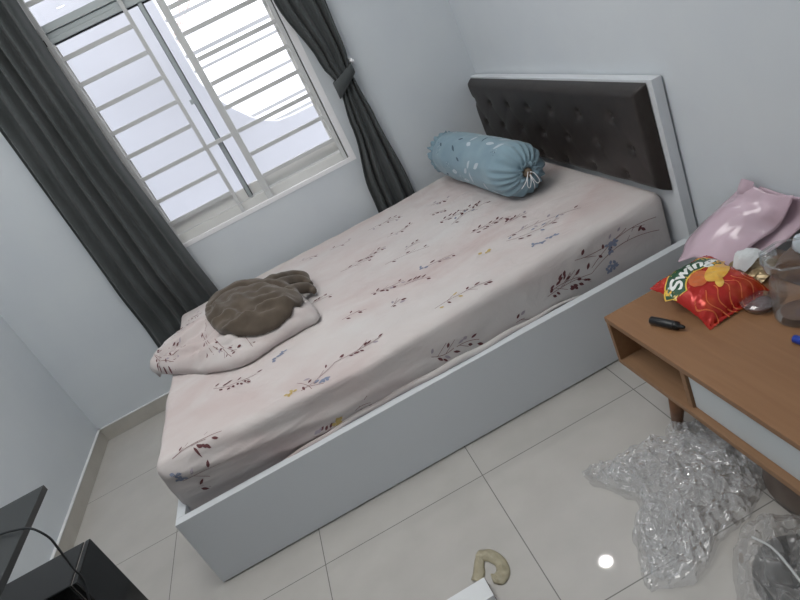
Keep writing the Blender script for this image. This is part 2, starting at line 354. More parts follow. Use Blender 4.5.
tag(link('tree', bm, bark), 'bare pinkish-brown branches far outside behind top of the window bars', 'tree')

# ------------------------------------------------------------------ curtains
def lerp(a, b, t): return a + (b - a) * max(0, min(1, t))
def curtain_panel(name, parent, zs, left, right, nf, amp, y0, off, nu=140, seed=0, thick=.0025):
    """pleated cloth; left(z), right(z) give the two edges, folds gather with the width"""
    bm = bmesh.new(); grid = []
    for z in zs:
        x0, x1 = left(z), right(z); row = []
        for i in range(nu + 1):
            u = i / nu; ph = nf * u * 2 * PI + .6 * math.sin(u * 9 + seed) + .25 * math.sin(z * 1.7 + u * 5)
            s = math.sin(ph); s = math.copysign(abs(s) ** .75, s)
            x = x0 + (x1 - x0) * (u + .010 * math.sin(z * 2.3 + u * 7))
            y = lerp(-.050, y0, (z - .50) / .22) + lerp(.028, amp(z), (z - .50) / .22) * s * (.75 + .25 * math.sin(u * 13 + seed)) + .006 * fbm((x * 5, z * 1.3, seed))
            row.append(bm.verts.new((x - off[0], y - off[1], z - off[2])))
        grid.append(row)
    for a, b in zip(grid, grid[1:]):
        for i in range(nu): bm.faces.new((a[i], a[i + 1], b[i + 1], b[i]))
    o = link(name, bm, curtain_m, parent, True)
    md = o.modifiers.new('cloth', 'SOLIDIFY'); md.thickness = thick; md.offset = 0
    return o
def lerp(a, b, t): return a + (b - a) * max(0, min(1, t))
zl = [.03 + i * (2.50 - .03) / 60 for i in range(61)]
cl = empty('curtain', (.8, -.1, .03), 'wide charcoal curtain hanging in pleats over the left side of the window', 'curtain')
curtain_panel('curtain_fabric', cl, zl, lambda z: lerp(.555, .60, z / 2.4), lambda z: lerp(1.015, .975, (z - .5) / .8) if z < 1.4 else lerp(.975, .985, z - 1.4), 6.2, lambda z: .036, -.098, (.8, -.1, .03), seed=1.3)
cr = empty('curtain', (2.15, -.08, .03), 'narrow charcoal curtain gathered by a tieback right of the window', 'curtain')
def prof(tab):
    def f(z):
        for (z0, v0), (z1, v1) in zip(tab, tab[1:]):
            if z <= z1:
                t = (z - z0) / (z1 - z0); t = max(0, min(1, t)); t = t * t * (3 - 2 * t); return v0 + (v1 - v0) * t
        return tab[-1][1]
    return f
curtain_panel('curtain_fabric', cr, zl, prof([(.03, 1.99), (.60, 2.018), (.95, 2.082), (1.17, 2.112), (1.30, 2.075), (1.65, 2.005), (2.5, 1.97)]),
              prof([(.03, 2.25), (.55, 2.252), (.95, 2.225), (1.17, 2.208), (1.35, 2.232), (1.65, 2.243), (2.5, 2.27)]), 4.2, prof([(.03, .034), (.7, .032), (1.17, .016), (1.4, .026), (2.5, .034)]), -.068, (2.15, -.08, .03), nu=110, seed=4.1)
bm = bmesh.new()
ring = []
for zz in (0, 1):
    row = []
    for k in range(28):
        t = 2 * PI * k / 28; x = 2.158 + .066 * math.cos(t); y = -.068 + .034 * math.sin(t)
        zc = 1.185 + .035 * math.cos(t) + (.034 if zz else -.034) * (1 - .25 * math.cos(t))
        row.append(bm.verts.new((x - 2.15, y + .08, zc - .03)))
    ring.append(row)
for k in range(28): bm.faces.new((ring[0][k], ring[0][(k + 1) % 28], ring[1][(k + 1) % 28], ring[1][k]))
o = link('tieback', bm, curtain_m, cr, True); md = o.modifiers.new('t', 'SOLIDIFY'); md.thickness = .004
hook = empty('curtain_hook', (2.235, -.002, 1.245), 'small white wall knob beside the right curtain tieback', 'curtain hook')
bm = bmesh.new(); lathe(bm, [(.0001, 0), (.016, 0), (.016, .004), (.006, .006), (.006, .035), (.012, .040), (.012, .047), (.0001, .05)], 16)
bmesh.ops.rotate(bm, verts=bm.verts, cent=(0, 0, 0), matrix=Matrix.Rotation(PI / 2, 3, 'X'))
link('knob', bm, sill_m, hook, True)
rod = empty('curtain_rod', (1.45, -.09, 2.52), 'grey metal rod carrying both curtains above the window', 'curtain rod')
bm = bmesh.new(); tube(bm, [(-1.0, 0, 0), (1.0, 0, 0)], .012, 14); link('rod', bm, alu, rod, True)
for s in (-1, 1):
    bm = bmesh.new(); tube(bm, [(s * .95, 0, -.012), (s * .95, .088, -.012)], .006, 8); link('bracket', bm, alu, rod, True)
    bm = bmesh.new(); bmesh.ops.create_uvsphere(bm, u_segments=14, v_segments=8, radius=.022, matrix=Matrix.Translation((s * 1.015, 0, 0))); link('finial', bm, alu, rod, True)

# ------------------------------------------------------------------ bed
BX0, BX1, BY0, BY1 = .778, 2.801, -1.618, -.096
O = (BX0, BY0, 0)
bed = empty('bed', O, 'white laminate bed frame with button-tufted dark brown headboard', 'bed')
boxo('side_rail', (BX0, BY0, .006), (BX1, BY0 + .034, .308), white_lam, bed, .0015, O)
boxo('side_rail', (BX0, BY1 - .034, .006), (BX1, BY1, .308), white_lam, bed, .0015, O)
boxo('footboard', (BX0, BY0 + .034, .006), (BX0 + .034, BY1 - .034, .308), white_lam, bed, .0015, O)
boxo('slat_base', (BX0 + .034, BY0 + .034, .20), (BX1, BY1 - .034, .247), white_lam, bed, .0015, O)
boxo('shadow_gap', (BX0 + .015, BY0 + .01, 0), (BX1 - .02, BY1 - .01, .006), black_rub, bed, 0, O)  # recessed black strip, painted dark as the shadow in the gap under the rails
boxo('headboard_frame', (BX1, BY0, .0), (BX1 + .037, -.026, .898), white_lam, bed, .002, O)
CY0, CY1, CZ0, CZ1 = -1.592, -.034, .505, .890
btn = [(-.065 - .221 * k, .775) for k in range(7)] + [(-.14 - .2215 * k, .662) for k in range(7)] + [(-.03 - .221 * k - .035, .55) for k in range(1, 7)]
def cush(y, z):
    d = min(y - CY0, CY1 - y, CZ1 - z, z - CZ0); e = min(1, d / .035); h = .040 * (1 - (1 - e) ** 2.4) if d >= 0 else 0
    for by, bz in btn:
        r2 = (y - by) ** 2 + (z - bz) ** 2; h -= .013 * math.exp(-r2 / .00028) + .005 * math.exp(-r2 / .0022)
    for by, bz in btn:                       # soft diagonal creases towards the next row of buttons
        for sy in (-1, 1):
            ex, ez = by + sy * .11, bz - .113; L2 = .11 ** 2 + .113 ** 2
            t = ((y - by) * (ex - by) + (z - bz) * (ez - bz)) / L2
            if 0 < t < 1 and bz > .6:
                dd = (y - by - t * (ex - by)) ** 2 + (z - bz - t * (ez - bz)) ** 2; h -= .0009 * math.exp(-dd / .00012)
    return max(h, 0)
bm = bmesh.new(); ny, nz = 220, 76; grid = []
for j in range(nz + 1):
    row = []
    for i in range(ny + 1):
        y = CY0 + (CY1 - CY0) * i / ny; z = CZ0 + (CZ1 - CZ0) * j / nz
        row.append(bm.verts.new((BX1 - .003 - cush(y, z) - O[0], y - O[1], z)))
    grid.append(row)
for j in range(nz):
    for i in range(ny): bm.faces.new((grid[j][i], grid[j + 1][i], grid[j + 1][i + 1], grid[j][i + 1]))
cushion = link('headboard_cushion', bm, leather, bed, True)
for by, bz in btn:
    bm = bmesh.new(); bmesh.ops.create_uvsphere(bm, u_segments=12, v_segments=8, radius=.011)
    bmesh.ops.scale(bm, vec=(.45, 1, 1), verts=bm.verts)
    link('tuft_button', bm, leather, cushion, True, (BX1 - .003 - cush(by, bz) - O[0] - .001, by - O[1], bz))

# mattress under its printed fitted sheet
MX0, MX1, MY0, MY1, MZ0, MZ1 = .784, 2.794, -1.540, -.100, .250, .492
bm = bmesh.new()
NX, NY, NZ = 130, 90, 16
def matt(x, y, z):
    r = .034; c = Vector((min(max(x, MX0 + r), MX1 - r), min(max(y, MY0 + r), MY1 - r), min(max(z, MZ0 + r), MZ1 - r)))
    p = Vector((x, y, z)); n = (p - c)
    if n.length > 1e-6:
        n.normalize(); p = c + n * r
        # larger rounding in plan at the vertical corners
    else: n = Vector((0, 0, 1))
    u = (x - MX0) / (MX1 - MX0); top = max(0, n.z); front = max(0, -n.y); ft = max(0, -n.x)
    p.z += top * (.006 * math.cos((u - .5) * 2 * PI) * -1 + .004 * fbm((x * 2.2, y * 2.2, 3)))
    p.z -= top * .016 * max(0, 1 - abs(u - .38) / .3) * max(0, 1 - (y - MY0) / .35)
    if front > .3:
        # long pull folds fanning from the foot corner, belly of the side
        w = (z - MZ0) / (MZ1 - MZ0)
        for z1, z2, am in ((.450, .345, .024), (.385, .30, .016), (.42, .375, .008), (.34, .31, .010)):
            zl_ = z1 + (z2 - z1) * min(1, (x - MX0) / .75); p.y -= front * am * math.exp(-((z - zl_) / .013) ** 2) * max(0, 1 - max(0, x - MX0 - .15) / .9) * min(1, (x - MX0) / .12 + .25)
        zl_ = .32 + .05 * math.sin(x * 5); p.y -= front * .010 * math.exp(-((z - zl_) / .016) ** 2) * max(0, 1 - abs(x - 1.55) / .5)
        p.y += front * (.010 * fbm((x * 3, z * 6, 1.2)) - .008 * math.sin(PI * w) * math.sin(PI * u))
    if ft > .3: p.x += ft * (.012 * fbm((y * 4, z * 5, 7)) + .03 * (MY1 - y) / 1.5 * 0)
    # foot edge is skewed a little: further in at the near corner
    p.x += .020 * max(0, 1 - (x - MX0) / .5) * min(1, (MY1 - y) / 1.45) * (z - MZ0) / (MZ1 - MZ0)
    p.y -= .022 * math.sin(PI * u) * max(0, 1 - (y - MY0) / .4)
    if z < .303: p.x = max(p.x, BX0 + .036); p.y = max(p.y, BY0 + .036)
    p.z += .0030 * top * fbm((x * 9, y * 5, 8))
    return p
def quadgrid(f, na, nb):
    g_ = [[bm.verts.new(f(i / na, j / nb)) for i in range(na + 1)] for j in range(nb + 1)]
    for j in range(nb):
        for i in range(na): bm.faces.new((g_[j][i], g_[j][i + 1], g_[j + 1][i + 1], g_[j + 1][i]))
lx, ly, lz = MX1 - MX0, MY1 - MY0, MZ1 - MZ0
quadgrid(lambda a, b: matt(MX0 + a * lx, MY0 + b * ly, MZ1), NX, NY)
quadgrid(lambda a, b: matt(MX0 + a * lx, MY0 + b * ly, MZ0), NX, NY)
quadgrid(lambda a, b: matt(MX0 + a * lx, MY0, MZ0 + b * lz), NX, NZ)
quadgrid(lambda a, b: matt(MX0 + a * lx, MY1, MZ0 + b * lz), NX, NZ)
quadgrid(lambda a, b: matt(MX0, MY0 + a * ly, MZ0 + b * lz), NY, NZ)
quadgrid(lambda a, b: matt(MX1, MY0 + a * ly, MZ0 + b * lz), NY, NZ)
bmesh.ops.remove_doubles(bm, verts=bm.verts, dist=.0004); bmesh.ops.recalc_face_normals(bm, faces=bm.faces)
tree_m = bvh_of(bm)
def ptop(x, y):
    h = tree_m.ray_cast(Vector((x, y, .8)), Vector((0, 0, -1))); return (h[0], h[1]) if h[0] else None
def pside(x, z):
    h = tree_m.ray_cast(Vector((x, -2.2, z)), Vector((0, 1, 0))); return (h[0], h[1]) if h[0] else None
TOP = [('leaf', (1.746, -0.662), (1.911, -0.669), 9), ('leaf', (1.945, -0.561), (2.091, -0.559), 5), ('leaf', (1.896, -0.318), (2.058, -0.4), 4), ('leaf', (2.23, -0.465), (2.31, -0.5), 5), ('mix', (2.205, -0.837), (2.406, -0.807), 8), ('dense', (2.222, -1.037), (2.393, -1.095), 14), ('yel', (2.174, -1.251), (2.21, -1.271), 2), ('twig', (1.853, -0.871), (2.055, -0.931), 3), ('blue', (1.95, -1.089), (1.986, -1.106), 2), ('leaf', (1.983, -1.115), (2.101, -1.138), 4), ('leaf', (1.729, -1.095), (1.872, -1.13), 8), ('leaf', (1.766, -1.285), (1.815, -1.265), 4), ('leaf', (1.859, -1.174), (1.963, -1.217), 5), ('mixy', (1.893, -1.47), (2.115, -1.501), 8), ('mix', (2.281, -1.281), (2.489, -1.335), 8), ('blue', (2.315, -1.415), (2.413, -1.438), 5), ('leaf', (2.299, -1.252), (2.577, -1.35), 6), ('leaf', (1.478, -0.879), (1.585, -0.888), 4), ('leaf', (1.495, -1.459), (1.68, -1.453), 9), ('twig', (1.352, -1.529), (1.495, -1.459), 2), ('leaf', (1.344, -1.468), (1.388, -1.544), 3), ('blue', (1.418, -1.530), (1.45, -1.526), 3), ('dense', (1.023, -1.206), (1.201, -1.261), 12), ('blue', (1.267, -1.221), (1.326, -1.197), 4), ('yel', (1.298, -1.510), (1.331, -1.512), 2), ('twig', (0.873, -1.530), (1.057, -1.527), 3), ('leaf', (0.946, -1.525), (0.999, -1.528), 4), ('leaf', (2.182, -0.573), (2.259, -0.607), 4), ('leaf', (2.286, -0.737), (2.38, -0.769), 5), ('leaf', (1.994, -0.334), (2.075, -0.363), 3), ('leaf', (1.964, -0.835), (2.048, -0.813), 3), ('dense', (2.182, -0.729), (2.287, -0.761), 8), ('leaf', (1.502, -0.255), (1.606, -0.279), 3), ('leaf', (1.671, -0.315), (1.788, -0.325), 3), ('twig', (1.662, -0.687), (1.842, -0.707), 2), ('leaf', (2.341, -1.134), (2.444, -1.147), 5), ('leaf', (1.578, -1.187), (1.659, -1.184), 3)]
SIDE = [('dense', (2.261, 0.358), (2.444, 0.348), 12), ('dense', (2.281, 0.370), (2.40, 0.36), 10), ('blue', (2.527, 0.402), (2.563, 0.411), 5), ('blue', (2.501, 0.332), (2.546, 0.341), 5), ('leaf', (2.40, 0.43), (2.62, 0.44), 4), ('twig', (2.444, 0.348), (2.742, 0.364), 2), ('leaf', (2.451, 0.369), (2.74, 0.42), 2), ('leaf', (1.797, 0.377), (1.88, 0.366), 6), ('leaf', (1.891, 0.364), (1.975, 0.344), 5), ('leaf', (1.313, 0.327), (1.379, 0.321), 5), ('yel', (1.396, 0.329), (1.419, 0.328), 2), ('leaf', (0.863, 0.407), (1.006, 0.414), 2), ('leaf', (0.892, 0.357), (0.906, 0.356), 2), ('leaf', (1.479, 0.334), (1.539, 0.337), 2), ('leaf', (2.122, 0.324), (2.156, 0.326), 2), ('blue', (.855, .43), (.875, .435), 3)]
for k, a, b, n in TOP: sprig(bm, ptop, k, a, b, n)
for k, a, b, n in SIDE: sprig(bm, pside, k, a, b, n)
# spare sheet hem bunched between mattress and side rail
hem_pts = []
for i in range(60):
    x = 1.16 + i * .0205
    hem_pts.append((x, -1.578 + .006 * math.sin(x * 9), .304 + .012 * math.sin(min(1, i / 59) * PI) + .003 * math.sin(x * 31)))
tube(bm, hem_pts, [.004 + .010 * math.sin(PI * i / 59) for i in range(60)], 8)
tag(link('mattress', bm, PRINTS, None, True), 'mattress in a pale pink fitted sheet with burgundy and blue sprigs', 'mattress')

# ------------------------------------------------------------------ soft blobs from an outline
def blob(bm, outline, zfun, h, flat=2.2, rings=26, n=8, rim=.012, mi=0, bottom=True):
    """pillow-like closed body: outline polygon (world xy), zfun(x,y,r)-> extra height, edge rim thickness"""
    pts = closed_spline(outline, n); c = sum(pts, Vector()) / len(pts); m_ = len(pts)
    up, dnr = [], []
    ct = bm.verts.new((c.x, c.y, zfun(c.x, c.y, 0) + h)); cb = bm.verts.new((c.x, c.y, zfun(c.x, c.y, 0, True)))
    for j in range(1, rings + 1):
        r = j / rings; ra, rb = [], []
        for p in pts:
            q = c + (p - c) * r; e = (1 - r ** flat) ** .5
            ra.append(bm.verts.new((q.x, q.y, zfun(q.x, q.y, r) + rim + (h - rim) * e)))
            if j < rings: rb.append(bm.verts.new((q.x, q.y, zfun(q.x, q.y, r, True))))
        up.append(ra); dnr.append(rb if j < rings else ra)
    for G, cc, fl in ((up, ct, False), (dnr, cb, True)):
        for k in range(m_):
            k2 = (k + 1) % m_; f = (cc, G[0][k], G[0][k2]); bm.faces.new(f[::-1] if fl else f).material_index = mi
            for a, b in zip(G, G[1:]):
                q = (a[k], b[k], b[k2], a[k2]); bm.faces.new(q[::-1] if fl else q).material_index = mi

# pillow at the foot end
def pdist(x, y, pl_):
    b = 9
    for (x0, y0), (x1, y1) in zip(pl_, pl_[1:]):
        t = max(0, min(1, ((x - x0) * (x1 - x0) + (y - y0) * (y1 - y0)) / ((x1 - x0) ** 2 + (y1 - y0) ** 2))); b = min(b, math.hypot(x - x0 - t * (x1 - x0), y - y0 - t * (y1 - y0)))
    return b
PO = [(.715, -.745), (.765, -.60), (.87, -.43), (1.0, -.32), (1.16, -.27), (1.33, -.40), (1.43, -.62), (1.475, -.85), (1.505, -1.09), (1.43, -1.11), (1.31, -1.12), (1.17, -1.165), (1.02, -1.08), (.92, -.97), (.80, -.86)]
def pz(x, y, r, bot=False):
    if bot: return .490 + (.022 * max(0, .86 - x) / .15)
    w = .026 * fbm((x * 6, y * 6, 2)) * (1 - r * .5) - .010 * (1 - abs(noise.noise(Vector((x * 5 + y * 3, y * 14, 4))))) ** 6
    w += .014 * math.sin((x * .8 + y * 1.6) * 26 + 2 * math.sin(x * 8)) * max(0, r - .3) * max(0, 1 - abs(y + .98) / .3)
    seam = ((y + .74) - (x - .98) * .28); w -= .020 * math.exp(-(seam / .008) ** 2) * (1 if x < 1.1 else 0)
    for pl_, am in (([(.88, -.84), (1.02, -.93), (1.2, -.96)], .011), ([(1.0, -.99), (1.15, -1.04), (1.30, -1.02)], .010), ([(1.30, -1.0), (1.38, -1.04), (1.46, -1.08)], .012), ([(.80, -.76), (.93, -.80), (1.05, -.80)], .009), ([(1.1, -1.0), (1.2, -1.10)], .008)):
        d = pdist(x, y, pl_); w += am * math.exp(-(d / .014) ** 2) - am * math.exp(-((d - .024) / .010) ** 2)
    return .492 + w + .022 * max(0, .86 - x) / .15
bm = bmesh.new(); blob(bm, PO, pz, .125, rim=.016)
for v in bm.verts:
    q_ = ptop(v.co.x, v.co.y)
    if q_: v.co.z = max(v.co.z, q_[0].z + .0015)
bmesh.ops.recalc_face_normals(bm, faces=bm.faces); tp = bvh_of(bm)
def ppil(x, y):
    h = tp.ray_cast(Vector((x, y, 1)), Vector((0, 0, -1))); return (h[0], h[1]) if h[0] else None
for k, a, b, n in (('leaf', (.76, -.72), (.90, -.86), 8), ('leaf', (.86, -.62), (.98, -.70), 5), ('twig', (1.05, -.80), (1.10, -1.08), 3), ('leaf', (1.08, -.98), (1.16, -1.12), 5), ('twig', (1.20, -.86), (1.22, -1.13), 3), ('leaf', (1.30, -.98), (1.40, -1.08), 5), ('blue', (1.38, -1.07), (1.42, -1.04), 3), ('leaf', (.80, -.82), (.86, -.88), 4), ('leaf', (.92, -.50), (1.0, -.56), 4), ('twig', (.98, -.68), (.80, -.66), 2), ('dense', (.755, -.70), (.80, -.82), 8), ('leaf', (.84, -.80), (.93, -.84), 6), ('twig', (1.02, -.86), (1.06, -1.06), 2), ('leaf', (1.10, -1.05), (1.13, -1.13), 5), ('leaf', (.83, -.56), (.92, -.60), 5)):
    sprig(bm, ppil, k, a, b, n, .8)
tag(link('pillow', bm, PRINTS, None, True), 'rumpled sprig-print pillow under the brown fleece at the foot of the bed', 'pillow')

# brown fleece throw, bundled
def surf(x, y):
    a, b = ppil(x, y), ptop(x, y); return max(a[0].z if a else 0, b[0].z if b else 0)
BO = [(1.060, -.63), (1.055, -.76), (1.075, -.89), (1.11, -.99), (1.165, -1.055), (1.22, -1.075), (1.27, -1.095), (1.35, -1.10), (1.44, -1.07), (1.475, -1.00), (1.470, -.92), (1.45, -.82), (1.38, -.69), (1.28, -.60), (1.16, -.555)]
CREASE = [(1.085, -.80), (1.10, -.72), (1.15, -.67), (1.24, -.68), (1.32, -.735), (1.40, -.83), (1.45, -.93)]
WR = [([(1.13, -.86), (1.20, -.98), (1.30, -1.08)], .013), ([(1.20, -.80), (1.27, -.92), (1.38, -.98)], .009), ([(1.33, -.86), (1.40, -.95), (1.43, -1.05)], .008), ([(1.12, -.78), (1.16, -.88)], .008), ([(1.26, -1.02), (1.36, -1.08), (1.42, -1.06)], .008), ([(1.24, -.76), (1.34, -.82)], .006)]
def bz(x, y, r, bot=False):
    g_ = surf(x, y)
    if bot: return g_ + .004
    z = max(g_, .545) + .004 + .006 * fbm((x * 6, y * 5, 5))
    d = pdist(x, y, CREASE); z -= .034 * math.exp(-(d / .013) ** 2) * (1 - r ** 6)
    for pl_, am in WR:
        d = pdist(x, y, pl_); z += am * .8 * math.exp(-(d / .018) ** 2) - am * .5 * math.exp(-((d - .030) / .018) ** 2)
    return z
bm = bmesh.new()
blob(bm, BO, bz, .058, rim=.026, flat=5, rings=44, n=10)
def roll(pts, rs):
    tmp = bmesh.new(); tube(tmp, spline(pts, 8), [rs[min(len(rs) - 1, int(i / 8))] + (rs[min(len(rs) - 1, int(i / 8) + 1)] - rs[min(len(rs) - 1, int(i / 8))]) * (i % 8) / 8 for i in range((len(pts) - 1) * 8 + 1)], 14)
    for v in tmp.verts: v.co += Vector((fbm((v.co.x * 14, v.co.y * 14, 1)), fbm((v.co.x * 14, v.co.y * 14, 5)), fbm((v.co.x * 14, v.co.y * 14, 9)))) * .006
    me = bpy.data.meshes.new('t'); tmp.to_mesh(me); tmp.free(); bm.from_mesh(me); bpy.data.meshes.remove(me)
# the twisted tail at the upper right
roll([(1.34, -.72, .615), (1.41, -.66, .585), (1.46, -.62, .555), (1.50, -.64, .535), (1.515, -.71, .525)], [.03, .030, .030, .026, .016])
roll([(1.38, -.80, .610), (1.44, -.74, .575), (1.49, -.72, .545), (1.52, -.76, .525)], [.03, .034, .030, .018])
roll([(1.42, -.88, .590), (1.465, -.82, .560), (1.505, -.80, .530), (1.52, -.84, .518)], [.026, .028, .024, .014])
for v in bm.verts: v.co.z = max(v.co.z, surf(v.co.x, v.co.y) + .003)
bmesh.ops.recalc_face_normals(bm, faces=bm.faces)
o = link('throw_blanket', bm, towel_m, None, True); tag(o, 'taupe brown fleece blanket bundled on top of the pillow', 'blanket')
md = o.modifiers.new('join', 'REMESH'); md.mode = 'VOXEL'; md.voxel_size = .005; md.use_smooth_shade = True
md = o.modifiers.new('soft', 'SMOOTH'); md.iterations = 14; md.factor = .5
tx = bpy.data.textures.new('folds', 'CLOUDS'); tx.noise_scale = .07; tx.noise_depth = 2
md = o.modifiers.new('wrinkle', 'DISPLACE'); md.texture = tx; md.strength = .003; md.mid_level = .5; md.texture_coords = 'LOCAL'

# ------------------------------------------------------------------ blue bolster
A0 = Vector((2.495, -.185, .612)); A1 = Vector((2.540, -1.045, .614)); ax = (A1 - A0); ln = ax.length; ax.normalize()
bol = empty('bolster', A0, 'teal blue bolster with feather print lying near the headboard', 'bolster pillow')
sd = ax.cross(Vector((0, 0, 1))).normalized(); up = sd.cross(ax).normalized()
prof_b = [(-.012, .02), (-.004, .060), (.004, .088), (.018, .104), (.05, .112)] + [(.10 + i * .06, .114 + .002 * math.sin(i)) for i in range(10)] + [(.70, .116), (.745, .112), (.775, .100), (.797, .080), (.808, .058), (.806, .035), (.798, .014)]
prof_b = [(t * ln / .81, r) for t, r in prof_b]
def smooth_prof(p, n=4):
    q = spline([(a, b, 0) for a, b in p], n); return [(v.x, v.y) for v in q]
SEG = 96; bm = bmesh.new(); rows = []
PB = smooth_prof(prof_b)
for t, r in PB:
    row = []
    for k in range(SEG):
        a = 2 * PI * k / SEG; e = max(0, (t - ln * .84) / (ln * .16)); e0 = max(0, (.04 - t) / .05)
        g_ = (.5 + .5 * math.sin(a * 17 + 2 * math.sin(a * 3))) * (min(1, e * 1.4) ** 1.3) * .018 + .002 * min(1, e0) * math.sin(a * 23)
        rr = max(.004, r - g_ + .004 * fbm((a * 1.5, t * 7, 0)) + .0015 * math.sin(a * 2 + t * 9))
        v = ax * t + (sd * math.cos(a) + up * math.sin(a)) * rr * 1.05
        low = -(.110) ; d = v.dot(up)
        if d < low: v += up * (low - d) * .75
        row.append(bm.verts.new(v))
    rows.append(row)
for a, b in zip(rows, rows[1:]):
    for k in range(SEG): bm.faces.new((a[k], a[(k + 1) % SEG], b[(k + 1) % SEG], b[k]))
bm.faces.new(rows[0][::-1]); bm.faces.new(rows[-1])
bmesh.ops.recalc_face_normals(bm, faces=bm.faces); tb = bvh_of(bm)
def pbol(a, t):   # a = angle * radius, t along the bolster
    an = a / .112; o_ = ax * t + (sd * math.cos(an) + up * math.sin(an)) * .4
    h = tb.ray_cast(o_, -(sd * math.cos(an) + up * math.sin(an))); return (h[0], h[1]) if h[0] else None
for k in range(80):
    a = R.uniform(-PI, PI) * .112; t = R.uniform(.03, ln * .88); ang = PI / 2 + R.uniform(-.8, .8)
    q = R.random()
    if q < .42:
        leaf(bm, pbol, a, t, ang - .6, R.uniform(.045, .065), .022, 2)
        strip(bm, pbol, [(a, t), (a + math.cos(ang - .6) * .05, t + math.sin(ang - .6) * .05)], .002, 1)
    elif q < .7: leaf(bm, pbol, a, t, ang + .5, R.uniform(.04, .06), .013, 1)
    else:
        for j in range(9): leaf(bm, pbol, a + R.uniform(-.018, .018), t + R.uniform(-.018, .018), R.uniform(0, 6), .006, .004, R.choice((1, 2)))
link('cover', bm, [blue_fab, blue_dark, blue_light], bol, True)
# gathered ruffle at the wall end
bm = bmesh.new(); rr = []
for j, (t, r) in enumerate(((.0, .088), (-.012, .090), (-.030, .104), (-.036, .112))):
    rr.append([bm.verts.new(ax * (t + .008 * math.sin(k * 2 * PI * 15 / 120) * j / 3) + (sd * math.cos(2 * PI * k / 120) + up * math.sin(2 * PI * k / 120)) * (r + .006 * fbm((k * .35, j * .3, 2)) * j)) for k in range(120)])
for a, b in zip(rr, rr[1:]):
    for k in range(120): bm.faces.new((a[k], a[(k + 1) % 120], b[(k + 1) % 120], b[k]))
o = link('ruffle', bm, blue_fab, bol, True); md = o.modifiers.new('s', 'SOLIDIFY'); md.thickness = .002
# gathered mouth ruffle, inner fabric and drawstring at the near end
bm = bmesh.new(); rr = []
E = ax * (ln * .808 / .81 - .004)
for j, (t, r) in enumerate(((-.004, .020), (.010, .024), (.020, .034), (.022, .044))):
    rr.append([bm.verts.new(E + ax * (t + .006 * math.sin(k * 2 * PI * 9 / 80) * j / 3) + (sd * math.cos(2 * PI * k / 80) + up * math.sin(2 * PI * k / 80)) * (r + .006 * math.sin(k * 2 * PI * 13 / 80) * j / 3)) for k in range(80)])
for a, b in zip(rr, rr[1:]):
    for k in range(80): bm.faces.new((a[k], a[(k + 1) % 80], b[(k + 1) % 80], b[k]))
o = link('ruffle', bm, blue_fab, bol, True); md = o.modifiers.new('s', 'SOLIDIFY'); md.thickness = .002
bm = bmesh.new(); bmesh.ops.create_uvsphere(bm, u_segments=18, v_segments=10, radius=.021, matrix=Matrix.Translation(E + ax * .004))
link('inner_lining', bm, mat('tan_lining', (.22, .17, .12), .9), bol, True)
bm = bmesh.new()
for P_ in ([(0, 0, .03), (.012, .0, .045), (.03, -.045, .045), (.02, -.06, .04), (.004, -.03, .04), (0, 0, .03)], [(0, 0, .03), (-.015, -.01, .045), (-.028, -.05, .045), (-.016, -.058, .04), (-.004, -.03, .042), (0, 0, .03)], [(0, 0, .03), (.03, -.03, .04), (.055, -.05, .035)], [(0, 0, .03), (.0, -.05, .045), (-.006, -.085, .02)]):
    tube(bm, spline([E + sd * p[0] + up * (p[1] + .005) + ax * (p[2] - .012) for p in P_], 6), .0018, 6)
link('drawstring', bm, mat('white_cord', (.80, .82, .84), .8), bol, True)

# ------------------------------------------------------------------ cabinet
CX0, CX1, CYa, CYb, CZa, CZb = 2.291, 2.80, -3.10, -1.895, .222, .400
cab = empty('tv_cabinet', (CX0, CYb, 0), 'low brown wood cabinet with white drawer and open shelf beside the bed', 'cabinet', rotz=0)
CO = (CX0, CYb, 0)
boxo('top', (CX0, CYa, CZb - .018), (CX1, CYb, CZb), wood, cab, .0015, CO)
boxo('bottom_panel', (CX0 + .002, CYa, CZa), (CX1, CYb, CZa + .018), wood_in, cab, .0015, CO)
boxo('side_panel', (CX0 + .002, CYb - .016, CZa + .018), (CX1, CYb, CZb - .018), wood, cab, .001, CO)
boxo('side_panel', (CX0 + .002, CYa, CZa + .018), (CX1, CYa + .016, CZb - .018), wood, cab, .001, CO)
boxo('divider', (CX0 + .014, -2.222, CZa + .018), (CX1 - .01, -2.204, CZb - .018), wood_in, cab, .001, CO)
boxo('back_panel', (CX1 - .012, CYa + .016, CZa + .018), (CX1 - .002, CYb - .016, CZb - .018), wood_in, cab, 0, CO)
for y0, y1 in ((-2.225 - .427, -2.225), (-3.083, -2.225 - .431)):
    bm = bmesh.new(); a, b = y0 - CO[1], y1 - CO[1]; z0, z1 = CZa + .020, CZb - .020; c = (a + b) / 2
    pr_ = [(a, z0), (b, z0), (b, z1), (c + .075, z1), (c + .063, z1 - .016), (c - .063, z1 - .016), (c - .075, z1), (a, z1)]
    fa = [bm.verts.new((.022, y, z)) for y, z in pr_]; fb = [bm.verts.new((.038, y, z)) for y, z in pr_]
    bm.faces.new(fa); bm.faces.new(fb[::-1])
    for i in range(8): j = (i + 1) % 8; bm.faces.new((fa[j], fa[i], fb[i], fb[j]))
    bmesh.ops.recalc_face_normals(bm, faces=bm.faces)
    d = link('drawer', bm, drawer_m, cab)
    boxo('finger_pull', (.039, c - .078, z1 - .026), (.044, c + .078, z1 - .002), alu, d, 0)
for x, y, sx, sy in ((CX0 + .045, CYb - .215, .012, .085), (CX0 + .045, CYa + .2, .012, -.06), (CX1 - .06, CYb - .215, -.012, .085), (CX1 - .06, CYa + .2, -.012, -.06)):
    bm = bmesh.new(); tube(bm, [(x - CO[0], y - CO[1], CZa), (x + sx - CO[0], y + sy - CO[1], .0)], [.026, .015], 20); link('leg', bm, wood_leg, cab, True)

